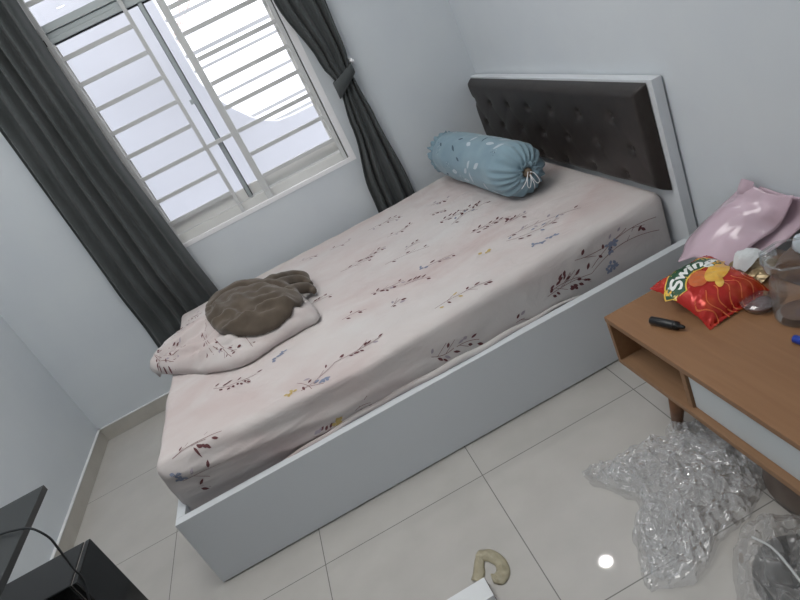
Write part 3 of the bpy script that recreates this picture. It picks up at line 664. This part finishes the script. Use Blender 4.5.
# ------------------------------------------------------------------ things on the cabinet
TZ = CZb
def film(bm, ptsgrid, n=6):
    """interpolated patch from a grid of control points"""
    rows_ = [spline(r_, n) for r_ in ptsgrid]; cols = [spline([r_[i] for r_ in rows_], n) for i in range(len(rows_[0]))]
    v = [[bm.verts.new(p) for p in c_] for c_ in cols]
    for a, b in zip(v, v[1:]):
        for i in range(len(a) - 1): bm.faces.new((a[i], a[i + 1], b[i + 1], b[i]))
    return v
# snack bag: text runs along +x, top seal towards +y
SB = Vector((2.530, -2.060, TZ + .017)); srot = .04
bm = bmesh.new(); W_, H_ = .203, .228; NXs, NYs = 44, 56
def bagz(u, v, bot):
    e = max(0, (1 - abs(u) ** 2.6)) ** .55 * max(0, 1 - (min(1, abs(v) / .93)) ** 3.0) ** .6
    h = .030 * e
    n_ = .0100 * abs(fbm((u * 2.2 + 4, v * 2.8, 2 if bot else 0))) * (1 - .3 * e) + .006 * math.sin(u * 16 + 3 * v) * (abs(v) ** 3) * e
    return (.032 + h - n_ + .010 * abs(v) ** 2 * (u > 9)) if not bot else (.032 - h * .95)
sheets = []
for bot in (False, True):
    g_ = []
    for j in range(NYs + 1):
        row = []
        for i in range(NXs + 1):
            u = -1 + 2 * i / NXs; v = -1 + 2 * j / NYs
            pin = 1 - .05 * (1 - v * v) * abs(u) ** 3 ; pv = 1 - .05 * (1 - u * u) * 0
            x = u * W_ / 2 * (1 - .06 * (1 - abs(v) ** 2)); y = v * H_ / 2 * (1 - .03 * (1 - abs(u) ** 2)) + (.0012 * math.sin(i * 2.6) if abs(v) > .98 else 0)
            droop = -.024 * (max(0, -v - .6) / .4) ** 1.2 - .008 * (max(0, v - .8) / .2) - .010 * max(0, abs(u) - .7) / .3
            z = bagz(u, v, bot) + droop * (1 if not bot else 1)
            row.append(bm.verts.new((x, y, max(z, .0015 if bot else .0025))))
        g_.append(row)
    sheets.append(g_)
    for j in range(NYs):
        for i in range(NXs):
            q = (g_[j][i], g_[j][i + 1], g_[j + 1][i + 1], g_[j + 1][i]); bm.faces.new(q if not bot else q[::-1])
bmesh.ops.remove_doubles(bm, verts=bm.verts, dist=.0003)
ts = bvh_of(bm)
def psb(x, y):
    h = ts.ray_cast(Vector((x, y, .3)), Vector((0, 0, -1))); return (h[0], Vector((0, 0, 1))) if h[0] else None
snack = empty('snack_bag', SB, 'red foil bag of potato chips lying on the brown cabinet', 'snack bag', rotz=srot); snack.rotation_euler = (.16, 0, srot)
foil = noise_col(mat('red_foil', rough=.24, metal=.25, spec=.6), (.46, .020, .014), (.56, .085, .020), scale=14, detail=3, lo=.5, hi=.75)
link('wrapper', bm, foil, snack, True)
def patch(name, poly, m, hgt, parent, sub=.006):
    """a printed area: polygon cut into small cells that follow the bag"""
    b2 = bmesh.new(); f = b2.faces.new([b2.verts.new((x, y, 0)) for x, y in poly]); bmesh.ops.triangulate(b2, faces=[f])
    for _ in range(4):
        es = [e for e in b2.edges if e.calc_length() > sub]
        if not es: break
        bmesh.ops.subdivide_edges(b2, edges=es, cuts=1, use_grid_fill=False); bmesh.ops.triangulate(b2, faces=b2.faces)
    for v in b2.verts:
        q = psb(v.co.x, v.co.y); v.co.z = (q[0].z if q else .03) + hgt
    return link(name, b2, m, parent, True)
g_green = mat('dark_green_print', (.012, .075, .032), .3, coat=.5); g_yel = mat('yellow_print', (.80, .50, .06), .3, coat=.5); g_white = mat('white_print', (.85, .86, .84), .3, coat=.5)
chip_m = noise_col(mat('chip_print', rough=.3, coat=.5), (.70, .34, .035), (.86, .56, .10), scale=30); g_or = mat('orange_print', (.62, .14, .03), .3, coat=.5)
def ell(cx, cy, a, b, rot, n=28, t0=0, t1=2 * PI):
    return [(cx + a * math.cos(t) * math.cos(rot) - b * math.sin(t) * math.sin(rot), cy + a * math.cos(t) * math.sin(rot) + b * math.sin(t) * math.cos(rot)) for t in (t0 + (t1 - t0) * i / (n - 1 if t1 - t0 < 6.2 else n) for i in range(n))]
def arcband(r0, r1, a0, a1, cx, cy, n=20):
    o1 = [(cx + r1 * math.cos(a0 + (a1 - a0) * i / n), cy + r1 * math.sin(a0 + (a1 - a0) * i / n)) for i in range(n + 1)]
    o2 = [(cx + r0 * math.cos(a0 + (a1 - a0) * i / n), cy + r0 * math.sin(a0 + (a1 - a0) * i / n)) for i in range(n + 1)]
    return o1 + o2[::-1]
# curved green banner, centre of the arc below it
ACX, ACY, AR = -.006, -.036, .100
def segs(r0, r1, a0, a1, m, h_, nm):
    k = 6
    for i in range(k): pass
    b2 = bmesh.new(); n = 30; nr = 6; gg = []
    for j in range(nr + 1):
        gg.append([])
        for i in range(n + 1):
            a = a0 + (a1 - a0) * i / n; r = r0 + (r1 - r0) * j / nr; x, y = ACX + r * math.cos(a), ACY + r * math.sin(a); q = psb(x, y)
            gg[-1].append(b2.verts.new((x, y, (q[0].z if q else .03) + h_)))
    for j in range(nr):
        for i in range(n): b2.faces.new((gg[j][i + 1], gg[j][i], gg[j + 1][i], gg[j + 1][i + 1]))
    bmesh.ops.recalc_face_normals(b2, faces=b2.faces)
    for f in b2.faces:
        if f.normal.z < 0: f.normal_flip()
    return link(nm, b2, m, snack, True)
segs(AR - .030, AR + .030, PI * .845, PI * .20, g_yel, .0012, 'banner_border')
segs(AR - .026, AR + .026, PI * .835, PI * .21, g_green, .0018, 'banner')
def text_mesh(s, size):
    cu = bpy.data.curves.new('t', 'FONT'); cu.body = s; cu.size = size; cu.offset = size * .03; cu.resolution_u = 3; cu.shear = .25
    ob = bpy.data.objects.new('t', cu); COL.objects.link(ob); dg = bpy.context.evaluated_depsgraph_get(); dg.update()
    me = bpy.data.meshes.new_from_object(ob.evaluated_get(dg)); bpy.data.objects.remove(ob); bpy.data.curves.remove(cu); return me
me = text_mesh('Swing', .054); b2 = bmesh.new(); b2.from_mesh(me); bpy.data.meshes.remove(me)
bmesh.ops.triangulate(b2, faces=b2.faces)
for _ in range(2):
    bmesh.ops.subdivide_edges(b2, edges=[e for e in b2.edges if e.calc_length() > .008], cuts=1); bmesh.ops.triangulate(b2, faces=b2.faces)
xm = max(v.co.x for v in b2.verts)
for v in b2.verts:
    t = v.co.x / xm; a = PI * .80 - t * PI * .56; r = AR - .019 + v.co.y * .9; x, y = ACX + r * math.cos(a), ACY + r * math.sin(a); q = psb(x, y)
    v.co = Vector((x, y, (q[0].z if q else .03) + .0028))
link('lettering', b2, g_white, snack)
patch('chip_picture', ell(.030, -.005, .046, .026, .35), chip_m, .0022, snack)
patch('chip_picture', ell(.052, .022, .034, .018, .5), chip_m, .0016, snack)
patch('chip_picture', ell(.004, -.040, .022, .011, .9), chip_m, .0020, snack)
patch('bowl_picture', ell(-.020, .008, .034, .024, .5), g_or, .0012, snack)
for k in range(7):
    x0 = -.08 + k * .026; b2 = bmesh.new(); w_ = .0035; gg = []
    for i in range(15):
        y = -.118 + i * .0055; x = x0 + .012 * math.sin(i * .45 + k); q = psb(x, y); q2 = psb(x + w_, y)
        gg.append((b2.verts.new((x, y, (q[0].z if q else .01) + .0008)), b2.verts.new((x + w_, y, (q2[0].z if q2 else .01) + .0008))))
    for (a, b), (c, d_) in zip(gg, gg[1:]): b2.faces.new((a, b, d_, c))
    link('flame_stripe', b2, g_or, snack, True)

# pink bag leaning on the wall
pink = noise_col(mat('glossy_pink_plastic', rough=.22, spec=.6, coat=.4), (.55, .41, .48), (.62, .48, .56), scale=6)
bm = bmesh.new()
film(bm, [[(2.60, -1.84, .404), (2.625, -1.895, .425), (2.63, -1.95, .425), (2.64, -1.998, .410)],
          [(2.70, -1.778, .424), (2.695, -1.87, .475), (2.71, -1.94, .47), (2.725, -2.005, .440)],
          [(2.785, -1.79, .468), (2.765, -1.88, .52), (2.775, -1.97, .515), (2.79, -2.03, .47)],
          [(2.818, -1.86, .535), (2.80, -1.92, .545), (2.81, -1.99, .535), (2.80, -2.07, .535)],
          [(2.822, -1.905, .582), (2.822, -1.945, .582), (2.828, -2.0, .562), (2.815, -2.085, .578)]], 7)
for v in bm.verts:
    v.co.x += .010 * fbm((v.co.y * 14, v.co.z * 10, 1)); v.co.z += .004 * fbm((v.co.y * 20, v.co.x * 14, 4)); v.co.z = max(v.co.z, .4045); v.co.x = min(v.co.x, XR - .012)
pb = empty('pink_bag', (2.7, -1.95, TZ), 'shiny pale pink plastic bag leaning against the wall behind the red snack bag', 'bag')
o = link('bag_front', bm, pink, pb, True, (-2.7, 1.95, -TZ)); md = o.modifiers.new('s', 'SOLIDIFY'); md.thickness = .0015
bm = bmesh.new()
film(bm, [[(2.66, -1.88, .402), (2.66, -1.94, .402), (2.67, -2.00, .402)], [(2.75, -1.86, .43), (2.76, -1.96, .43), (2.765, -2.04, .42)], [(2.815, -1.90, .50), (2.822, -2.0, .49), (2.822, -2.10, .49)], [(2.835, -1.95, .57), (2.835, -2.05, .56), (2.832, -2.16, .575)]], 7)
o = link('bag_back', bm, pink, pb, True, (-2.7, 1.95, -TZ)); md = o.modifiers.new('s', 'SOLIDIFY'); md.thickness = .0015
bm = bmesh.new()
film(bm, [[(2.815, -1.868, .525), (2.81, -1.90, .530), (2.81, -1.94, .53)], [(2.812, -1.885, .56), (2.80, -1.91, .565), (2.81, -1.945, .562)], [(2.818, -1.902, .594), (2.812, -1.925, .60), (2.818, -1.95, .592)]], 5)
link('bag_handle', bm, pink, pb, True, (-2.7, 1.95, -TZ))

# black marker pen
def pen(loc, rotz, ln_, r, m1, m2, label, name):
    root = empty(name, loc, label, 'marker pen', rotz=rotz)
    def cyl(nm, pr, m):
        b2 = bmesh.new(); lathe(b2, pr, 20); bmesh.ops.rotate(b2, verts=b2.verts, cent=(0, 0, 0), matrix=Matrix.Rotation(PI / 2, 3, 'Y')); bmesh.ops.recalc_face_normals(b2, faces=b2.faces); link(nm, b2, m, root, True)
    cyl('barrel', [(.0005, 0), (r * .8, .001), (r, .004), (r, ln_ * .68), (r * .92, ln_ * .70)], m1)
    cyl('cap', [(r * .95, ln_ * .69), (r * 1.02, ln_ * .70), (r * .98, ln_ * .80), (r * .55, ln_ * .84), (r * .5, ln_ * .93), (r * .35, ln_ * .98), (.0005, ln_)], m2)
    return root
pa, pb_ = Vector((2.362, -2.030, 0)), Vector((2.398, -2.146, 0))
pen((2.358, -2.034, TZ + .0125), math.atan2(-.112, .040), .106, .0122, mat('black_barrel', (.012, .013, .015), .3), mat('black_cap', (.008, .008, .009), .25), 'short black marker pen on the front of the brown cabinet', 'marker_pen')
pen((2.518, -2.352, TZ + .010), -1.35, .13, .010, mat('blue_cap_plastic', (.015, .05, .35), .3), mat('grey_barrel', (.3, .35, .4), .3), 'blue-ended marker pen at the right edge of the cabinet top', 'marker_pen')

# clear glass jug
gm = clear_film('clear_glass', tint=(.97, .98, .98), gloss=.05, milk=.07, rough=.03, fres=.55)
jug = empty('glass_jug', (2.604, -2.290, TZ), 'clear glass jug with a faceted rim at the right end of the cabinet', 'jug')
bm = bmesh.new()
outp = [(.001, .001), (.050, .001), (.056, .006), (.058, .02), (.058, .095), (.054, .112), (.048, .124), (.050, .134), (.062, .150), (.066, .168), (.068, .178)]
inp = [(r - .0045, z) for r, z in outp[:3:-1]] + [(.052, .020), (.045, .012), (.001, .012)]
def oct_(k, z):
    if z < .13: return 1 + .006 * math.cos(k * 2 * PI * 12 / 64)
    a = (2 * PI * k / 64 + .3) % (PI / 4) - PI / 8; return .94 / math.cos(a)
lathe(bm, spline([(a, b, 0) for a, b in outp], 3) and [(v.x, v.y) for v in spline([(a, b, 0) for a, b in outp], 3)], 64, wob=oct_)
tube(bm, [(.068 * .94 / math.cos(((2 * PI * k / 64 + .3) % (PI / 4)) - PI / 8) * math.cos(2 * PI * k / 64), .068 * .94 / math.cos(((2 * PI * k / 64 + .3) % (PI / 4)) - PI / 8) * math.sin(2 * PI * k / 64), .178) for k in range(65)], .0028, 8)
bmesh.ops.remove_doubles(bm, verts=bm.verts, dist=.0003); bmesh.ops.recalc_face_normals(bm, faces=bm.faces)
link('jug_body', bm, gm, jug, True)
bm = bmesh.new(); tube(bm, spline([(.052, -.012, .125), (.085, -.02, .135), (.092, -.022, .09), (.075, -.018, .045), (.055, -.012, .035)], 8), .006, 10); link('handle', bm, gm, jug, True)
bm = bmesh.new(); lathe(bm, [(.0005, .004), (.050, .0), (.054, .006), (.0005, .012)], 32)
jl = link('shrunken_label', bm, mat('brown_residue', (.20, .13, .10), .5), jug, True, (0, 0, .0125)); jl.scale = (.8, .8, .5); jl.name = 'brown_contents'

# clear plastic tub with lid, brown inside
tub = empty('plastic_tub', (2.574, -2.192, TZ), 'small clear round plastic tub between snack bag and glass jug', 'tub')
cf = clear_film('clear_plastic', gloss=.10, milk=.12, rough=.05)
bm = bmesh.new(); lathe(bm, [(.0005, .001), (.036, .001), (.039, .016), (.044, .019), (.044, .021), (.0005, .022)], 36); link('tub_body', bm, cf, tub, True)
bm = bmesh.new(); lathe(bm, [(.0005, .003), (.034, .003), (.035, .009), (.0005, .011)], 30); link('tub_contents', bm, mat('maroon_sauce', (.10, .035, .03), .3), tub, True)
# olive-gold wrapper
bm = bmesh.new()
film(bm, [[(2.625, -2.01, .404), (2.635, -2.06, .418), (2.64, -2.12, .404)], [(2.66, -2.00, .425), (2.67, -2.06, .445), (2.68, -2.13, .42)], [(2.71, -2.02, .41), (2.72, -2.07, .43), (2.74, -2.15, .404)]], 9)
for v in bm.verts: v.co.z = max(.403, v.co.z + .010 * fbm((v.co.x * 30, v.co.y * 30, 0)))
o = link('gold_wrapper', bm, noise_col(mat('olive_gold_foil', rough=.28, metal=.4), (.20, .14, .06), (.38, .31, .20), scale=20)); tag(o, 'crumpled olive and gold foil wrapper behind the snack bag', 'wrapper'); md = o.modifiers.new('s', 'SOLIDIFY'); md.thickness = .001
# white tissue
bm = bmesh.new()
film(bm, [[(2.640, -2.062, .430), (2.645, -2.078, .436), (2.652, -2.095, .432)], [(2.665, -2.045, .455), (2.670, -2.075, .468), (2.682, -2.105, .458)], [(2.69, -2.03, .462), (2.70, -2.07, .478), (2.715, -2.11, .468)]], 8)
for v in bm.verts: v.co.z += .008 * fbm((v.co.x * 25, v.co.y * 25, 6))
for v in bm.verts: v.co.x -= .014; v.co.y += .016
o = link('tissue', bm, mat('white_tissue', (.62, .65, .66), .9)); tag(o, 'white tissue on the gold wrapper beside the pink bag', 'tissue'); md = o.modifiers.new('s', 'SOLIDIFY'); md.thickness = .001
# brown packet and dotted plastic behind the jug
bm = bmesh.new(); blob(bm, [(2.70, -2.11), (2.80, -2.09), (2.81, -2.22), (2.80, -2.33), (2.71, -2.32), (2.69, -2.20)], lambda x, y, r, bot=False: .4005 + (0 if bot else .008 * fbm((x * 20, y * 20, 0))), .075, rim=.01)
o = link('paper_packet', bm, noise_col(mat('dark_brown_paper', rough=.7), (.075, .040, .024), (.12, .07, .04), scale=12), None, True); tag(o, 'dark brown packet at the back of the cabinet behind the glass jug', 'packet')
bm = bmesh.new(); blob(bm, [(2.715, -2.17), (2.765, -2.14), (2.80, -2.20), (2.81, -2.30), (2.76, -2.35), (2.72, -2.28)], lambda x, y, r, bot=False: .484 + (0 if bot else .012 * fbm((x * 22, y * 22, 3))), .050, rim=.004)
bmesh.ops.recalc_face_normals(bm, faces=bm.faces); tq = bvh_of(bm)
def pq(x, y):
    h = tq.ray_cast(Vector((x, y, 1)), Vector((0, 0, -1))); return (h[0], h[1]) if h[0] else None
for k in range(12): leaf(bm, pq, R.uniform(2.73, 2.79), R.uniform(-2.32, -2.18), R.uniform(0, 6), .016, .012, 1)
o = link('plastic_bag', bm, [mat('pale_blue_plastic', (.50, .57, .62), .35, coat=.3), mat('slate_dots', (.12, .15, .19), .4)], None, True); tag(o, 'pale blue plastic bag with dark spots on top of the brown packet', 'bag')

# ------------------------------------------------------------------ things on the floor
wrap_m = clear_film('crinkled_cling_film', gloss=.07, milk=.26, rough=.07, milkcol=(.95, .96, .98), fres=.45)
def crumple(bm, outline, h, seed, n=8, rings=46, fr=16, base=.003, amp=1):
    pts = closed_spline(outline, n); c = sum(pts, Vector()) / len(pts); G = []
    ct = bm.verts.new((c.x, c.y, base + h))
    for j in range(1, rings + 1):
        r = j / rings; row = []
        for k, p in enumerate(pts):
            jag = 1 + .05 * fbm((k * .35, seed, 0)) * r
            q = c + (p - c) * r * jag
            e = (1 - r ** 3) ** .6
            d = Vector((q.x * fr, q.y * fr, seed)); a = abs(fbm(d, 3)); b_ = 1 - abs(noise.noise(d * 1.9)) * 2
            z = base + h * e * (.30 + .55 * a + .30 * b_) + .008 * abs(noise.noise(d * 3.1)) * amp
            row.append(bm.verts.new((q.x + .010 * noise.noise(d * 1.3), q.y + .010 * noise.noise(d * 1.3 + Vector((9, 2, 4))), max(base, z))))
        G.append(row)
    m_ = len(pts)
    for k in range(m_):
        k2 = (k + 1) % m_; bm.faces.new((ct, G[0][k], G[0][k2]))
        for a, b in zip(G, G[1:]): bm.faces.new((a[k], b[k], b[k2], a[k2]))
PL = [(2.038, -1.992), (2.115, -2.018), (2.225, -2.015), (2.314, -2.061), (2.386, -2.106), (2.426, -2.247), (2.39, -2.337), (2.302, -2.386), (2.169, -2.418), (2.07, -2.467), (1.971, -2.449), (1.956, -2.39), (2.017, -2.27), (2.081, -2.202), (2.059, -2.139), (2.020, -2.046)]
cw = empty('plastic_wrap', (2.2, -2.22, 0), 'large crumpled clear plastic film on the floor beside the cabinet', 'plastic wrap')
bm = bmesh.new(); crumple(bm, PL, .085, 3.3, n=9, rings=60, fr=17); link('outer_film', bm, wrap_m, cw, False, (-2.2, 2.22, 0))
bm = bmesh.new(); crumple(bm, [(2.2 + (x - 2.2) * .86, -2.22 + (y + 2.22) * .86) for x, y in PL], .050, 8.1, n=9, rings=50, fr=24); link('inner_film', bm, wrap_m, cw, False, (-2.2, 2.22, 0))
bm = bmesh.new(); crumple(bm, [(2.30, -2.04), (2.40, -2.07), (2.50, -2.20), (2.52, -2.34), (2.42, -2.36), (2.36, -2.28), (2.30, -2.18)], .115, 5.5, n=9, rings=40, fr=15); link('loose_fold', bm, wrap_m, cw, False, (-2.2, 2.22, 0))
brown_bag = noise_col(mat('brown_plastic_bag', rough=.35, spec=.5), (.115, .085, .068), (.165, .13, .108), scale=8)
bm = bmesh.new(); blob(bm, [(2.43, -2.275), (2.375, -2.335), (2.350, -2.415), (2.375, -2.50), (2.46, -2.62), (2.60, -2.58), (2.66, -2.44), (2.60, -2.30), (2.50, -2.26)], lambda x, y, r, bot=False: .001 if bot else .004 + .022 * fbm((x * 11, y * 11, 0)) + .012 * math.sin((x * 1.5 - y) * 40 + 4 * fbm((x * 4, y * 4, 2))) * (1 - r), .15, rim=.01, flat=2.4)
tag(link('brown_bag', bm, brown_bag, None, True), 'dull brown plastic bag on the floor under the cabinet drawers', 'bag')
B2 = [(2.205, -2.432), (2.25, -2.425), (2.32, -2.445), (2.40, -2.50), (2.46, -2.62), (2.42, -2.78), (2.28, -2.82), (2.14, -2.76), (2.075, -2.64), (2.11, -2.53)]
db = empty('packaging_bag', (2.26, -2.6, 0), 'cloudy plastic bag holding dark items at the bottom right corner', 'plastic bag')
smoke = clear_film('cloudy_plastic', gloss=.04, milk=.34, rough=.12, milkcol=(.72, .71, .70), fres=.22)
bm = bmesh.new(); crumple(bm, B2, .13, 2.2, n=9, rings=56, fr=13, base=.004); link('bag_film', bm, smoke, db, True, (-2.26, 2.6, 0))
bm = bmesh.new(); blob(bm, [(2.19, -2.50), (2.27, -2.48), (2.36, -2.54), (2.38, -2.66), (2.30, -2.74), (2.18, -2.70), (2.14, -2.58)], lambda x, y, r, bot=False: .002 if bot else .004 + .045 * abs(fbm((x * 15, y * 15, 0))) * (1 - r ** 4), .045, rim=.006)
link('dark_contents', bm, noise_col(mat('charcoal_fabric', rough=.6), (.008, .011, .016), (.055, .06, .065), scale=14, lo=.5, hi=.6), db, True, (-2.26, 2.6, 0))
bm = bmesh.new(); tube(bm, spline([(2.20, -2.505, .10), (2.205, -2.56, .118), (2.195, -2.62, .125), (2.18, -2.69, .12)], 8), .003, 6)
link('plastic_strap', bm, mat('pale_strap', (.55, .57, .58), .3), db, True, (-2.26, 2.6, 0))
# small white box
wb = empty('white_box', (1.607, -2.170, 0), 'small white cardboard box at the bottom edge of the photo', 'box', rotz=.02)
boxo('carton', (-.16, -.066, 0), (0, 0, .030), mat('white_card', (.70, .72, .74), .6), wb, .001)
boxo('dark_side', (.0002, -.064, .004), (.0012, -.002, .026), mat('dark_brown_side', (.16, .12, .10), .8), wb, 0)  # thin dark brown sheet over the right side of the carton
# cream plastic scrap shaped like a hook
cream = clear_film('cream_film', gloss=.03, milk=.78, rough=.3, milkcol=(.62, .57, .42), fres=.2)
RO = [(1.629, -2.057), (1.664, -2.080), (1.684, -2.131), (1.676, -2.180), (1.645, -2.200), (1.622, -2.182)]; RI = [(1.600, -2.092), (1.628, -2.100), (1.648, -2.130), (1.645, -2.150), (1.636, -2.155), (1.628, -2.150)]
bm = bmesh.new(); A_ = spline([(x, y, 0) for x, y in RO], 8); B_ = spline([(x, y, 0) for x, y in RI], 8); gg = []
for a, b in zip(A_, B_):
    gg.append([bm.verts.new((*(a + (b - a) * t).xy, .003 + .012 * math.sin(PI * t) * (.5 + abs(fbm((a.x * 60, a.y * 60, t * 3)))) + .004 * abs(noise.noise(Vector((a.x * 110, a.y * 110, t * 9)))))) for t in [i / 10 for i in range(11)]])
for a, b in zip(gg, gg[1:]):
    for i in range(10): bm.faces.new((a[i], a[i + 1], b[i + 1], b[i]))
A_ = spline([(1.629, -2.057, 0), (1.605, -2.080, 0), (1.585, -2.115, 0), (1.570, -2.135, 0)], 8); B_ = spline([(1.628, -2.100, 0), (1.620, -2.115, 0), (1.612, -2.14, 0), (1.590, -2.165, 0)], 8); gg = []
for a, b in zip(A_, B_):
    gg.append([bm.verts.new((*(a + (b - a) * t).xy, .003 + .010 * math.sin(PI * t) * (.5 + abs(fbm((a.x * 60, a.y * 60, t * 3)))))) for t in [i / 8 for i in range(9)]])
for a, b in zip(gg, gg[1:]):
    for i in range(8): bm.faces.new((a[i], a[i + 1], b[i + 1], b[i]))
o = link('film_scrap', bm, cream, None, True); tag(o, 'crumpled cream plastic scrap on the tiles beside the white box', 'plastic scrap'); md = o.modifiers.new('s', 'SOLIDIFY'); md.thickness = .001

# ------------------------------------------------------------------ desk corner, computer and cable at bottom left
desk = empty('desk', (.34, -2.4, 0), 'black desk whose corner shows at the lower left edge', 'desk'); DO = (.34, -2.4, 0)
boxo('desktop', (.02, -3.05, .731), (.672, -1.800, .750), black_top, desk, .0015, DO)
boxo('leg_panel', (.06, -2.98, 0), (.62, -2.955, .731), black_top, desk, .001, DO)
boxo('leg_panel', (.03, -2.955, 0), (.055, -1.98, .731), black_top, desk, .001, DO)
pc = empty('computer_tower', (.33, -1.75, 0), 'glossy black computer tower standing on the floor by the desk', 'computer', rotz=0); PO_ = (.33, -1.75, 0)
boxo('case', (.10, -1.842, .012), (.553, -1.658, .450), black_gloss, pc, .004, PO_)
boxo('case_seam', (.5535, -1.840, .020), (.5565, -1.660, .4475), dust, pc, .0005, PO_)
boxo('front_panel', (.557, -1.842, .012), (.574, -1.658, .449), black_gloss, pc, .003, PO_)
for x in (.15, .50):
    for y in (-1.82, -1.68): boxo('foot', (x, y, 0), (x + .03, y + .02, .012), black_rub, pc, 0, PO_)
bm = bmesh.new(); tube(bm, spline([(.48, -1.96, .7535), (.57, -1.955, .7535), (.605, -1.957, .757), (.654, -1.98, .760), (.700, -2.00, .752), (.722, -2.01, .715), (.699, -1.979, .66), (.635, -1.900, .53), (.606, -1.862, .46), (.612, -1.93, .38), (.66, -2.0, .2), (.68, -2.1, .004), (.60, -2.3, .004)], 10), .003, 8)
tag(link('cable', bm, black_rub, None, True), 'thin black cable looping off the desk over the computer tower', 'cable')

# ------------------------------------------------------------------ ceiling lamps
def downlight(x, y, label):
    r_ = empty('downlight', (x, y, H - .002), label, 'ceiling light', group='recessed ceiling downlights')
    bm = bmesh.new(); lathe(bm, [(.050, 0), (.066, 0), (.068, -.006), (.052, -.010), (.050, 0)], 32); link('trim_ring', bm, sill_m, r_, True)
    bm = bmesh.new(); lathe(bm, [(.0005, -.004), (.050, -.003), (.050, -.001), (.0005, -.001)], 32); link('lamp_lens', bm, mat('lit_lens', (1, 1, 1), emit=(1, .98, .95), estr=160), r_, True)
for x, y, t in ((2.385, -.285, 'recessed downlight above the headboard end of the window wall'), (.46, -.285, 'recessed downlight above the wide curtain'), (2.385, -3.9, 'recessed downlight above the far end of the brown cabinet'), (.46, -3.9, 'recessed downlight above the black desk end of the room')): downlight(x, y, t)
pl = empty('ceiling_lamp', (1.2, -1.75, H), 'square white LED panel lamp on the ceiling', 'ceiling light')
boxo('lamp_body', (-.66, -.66, -.028), (.66, .66, 0), sill_m, pl, .002)
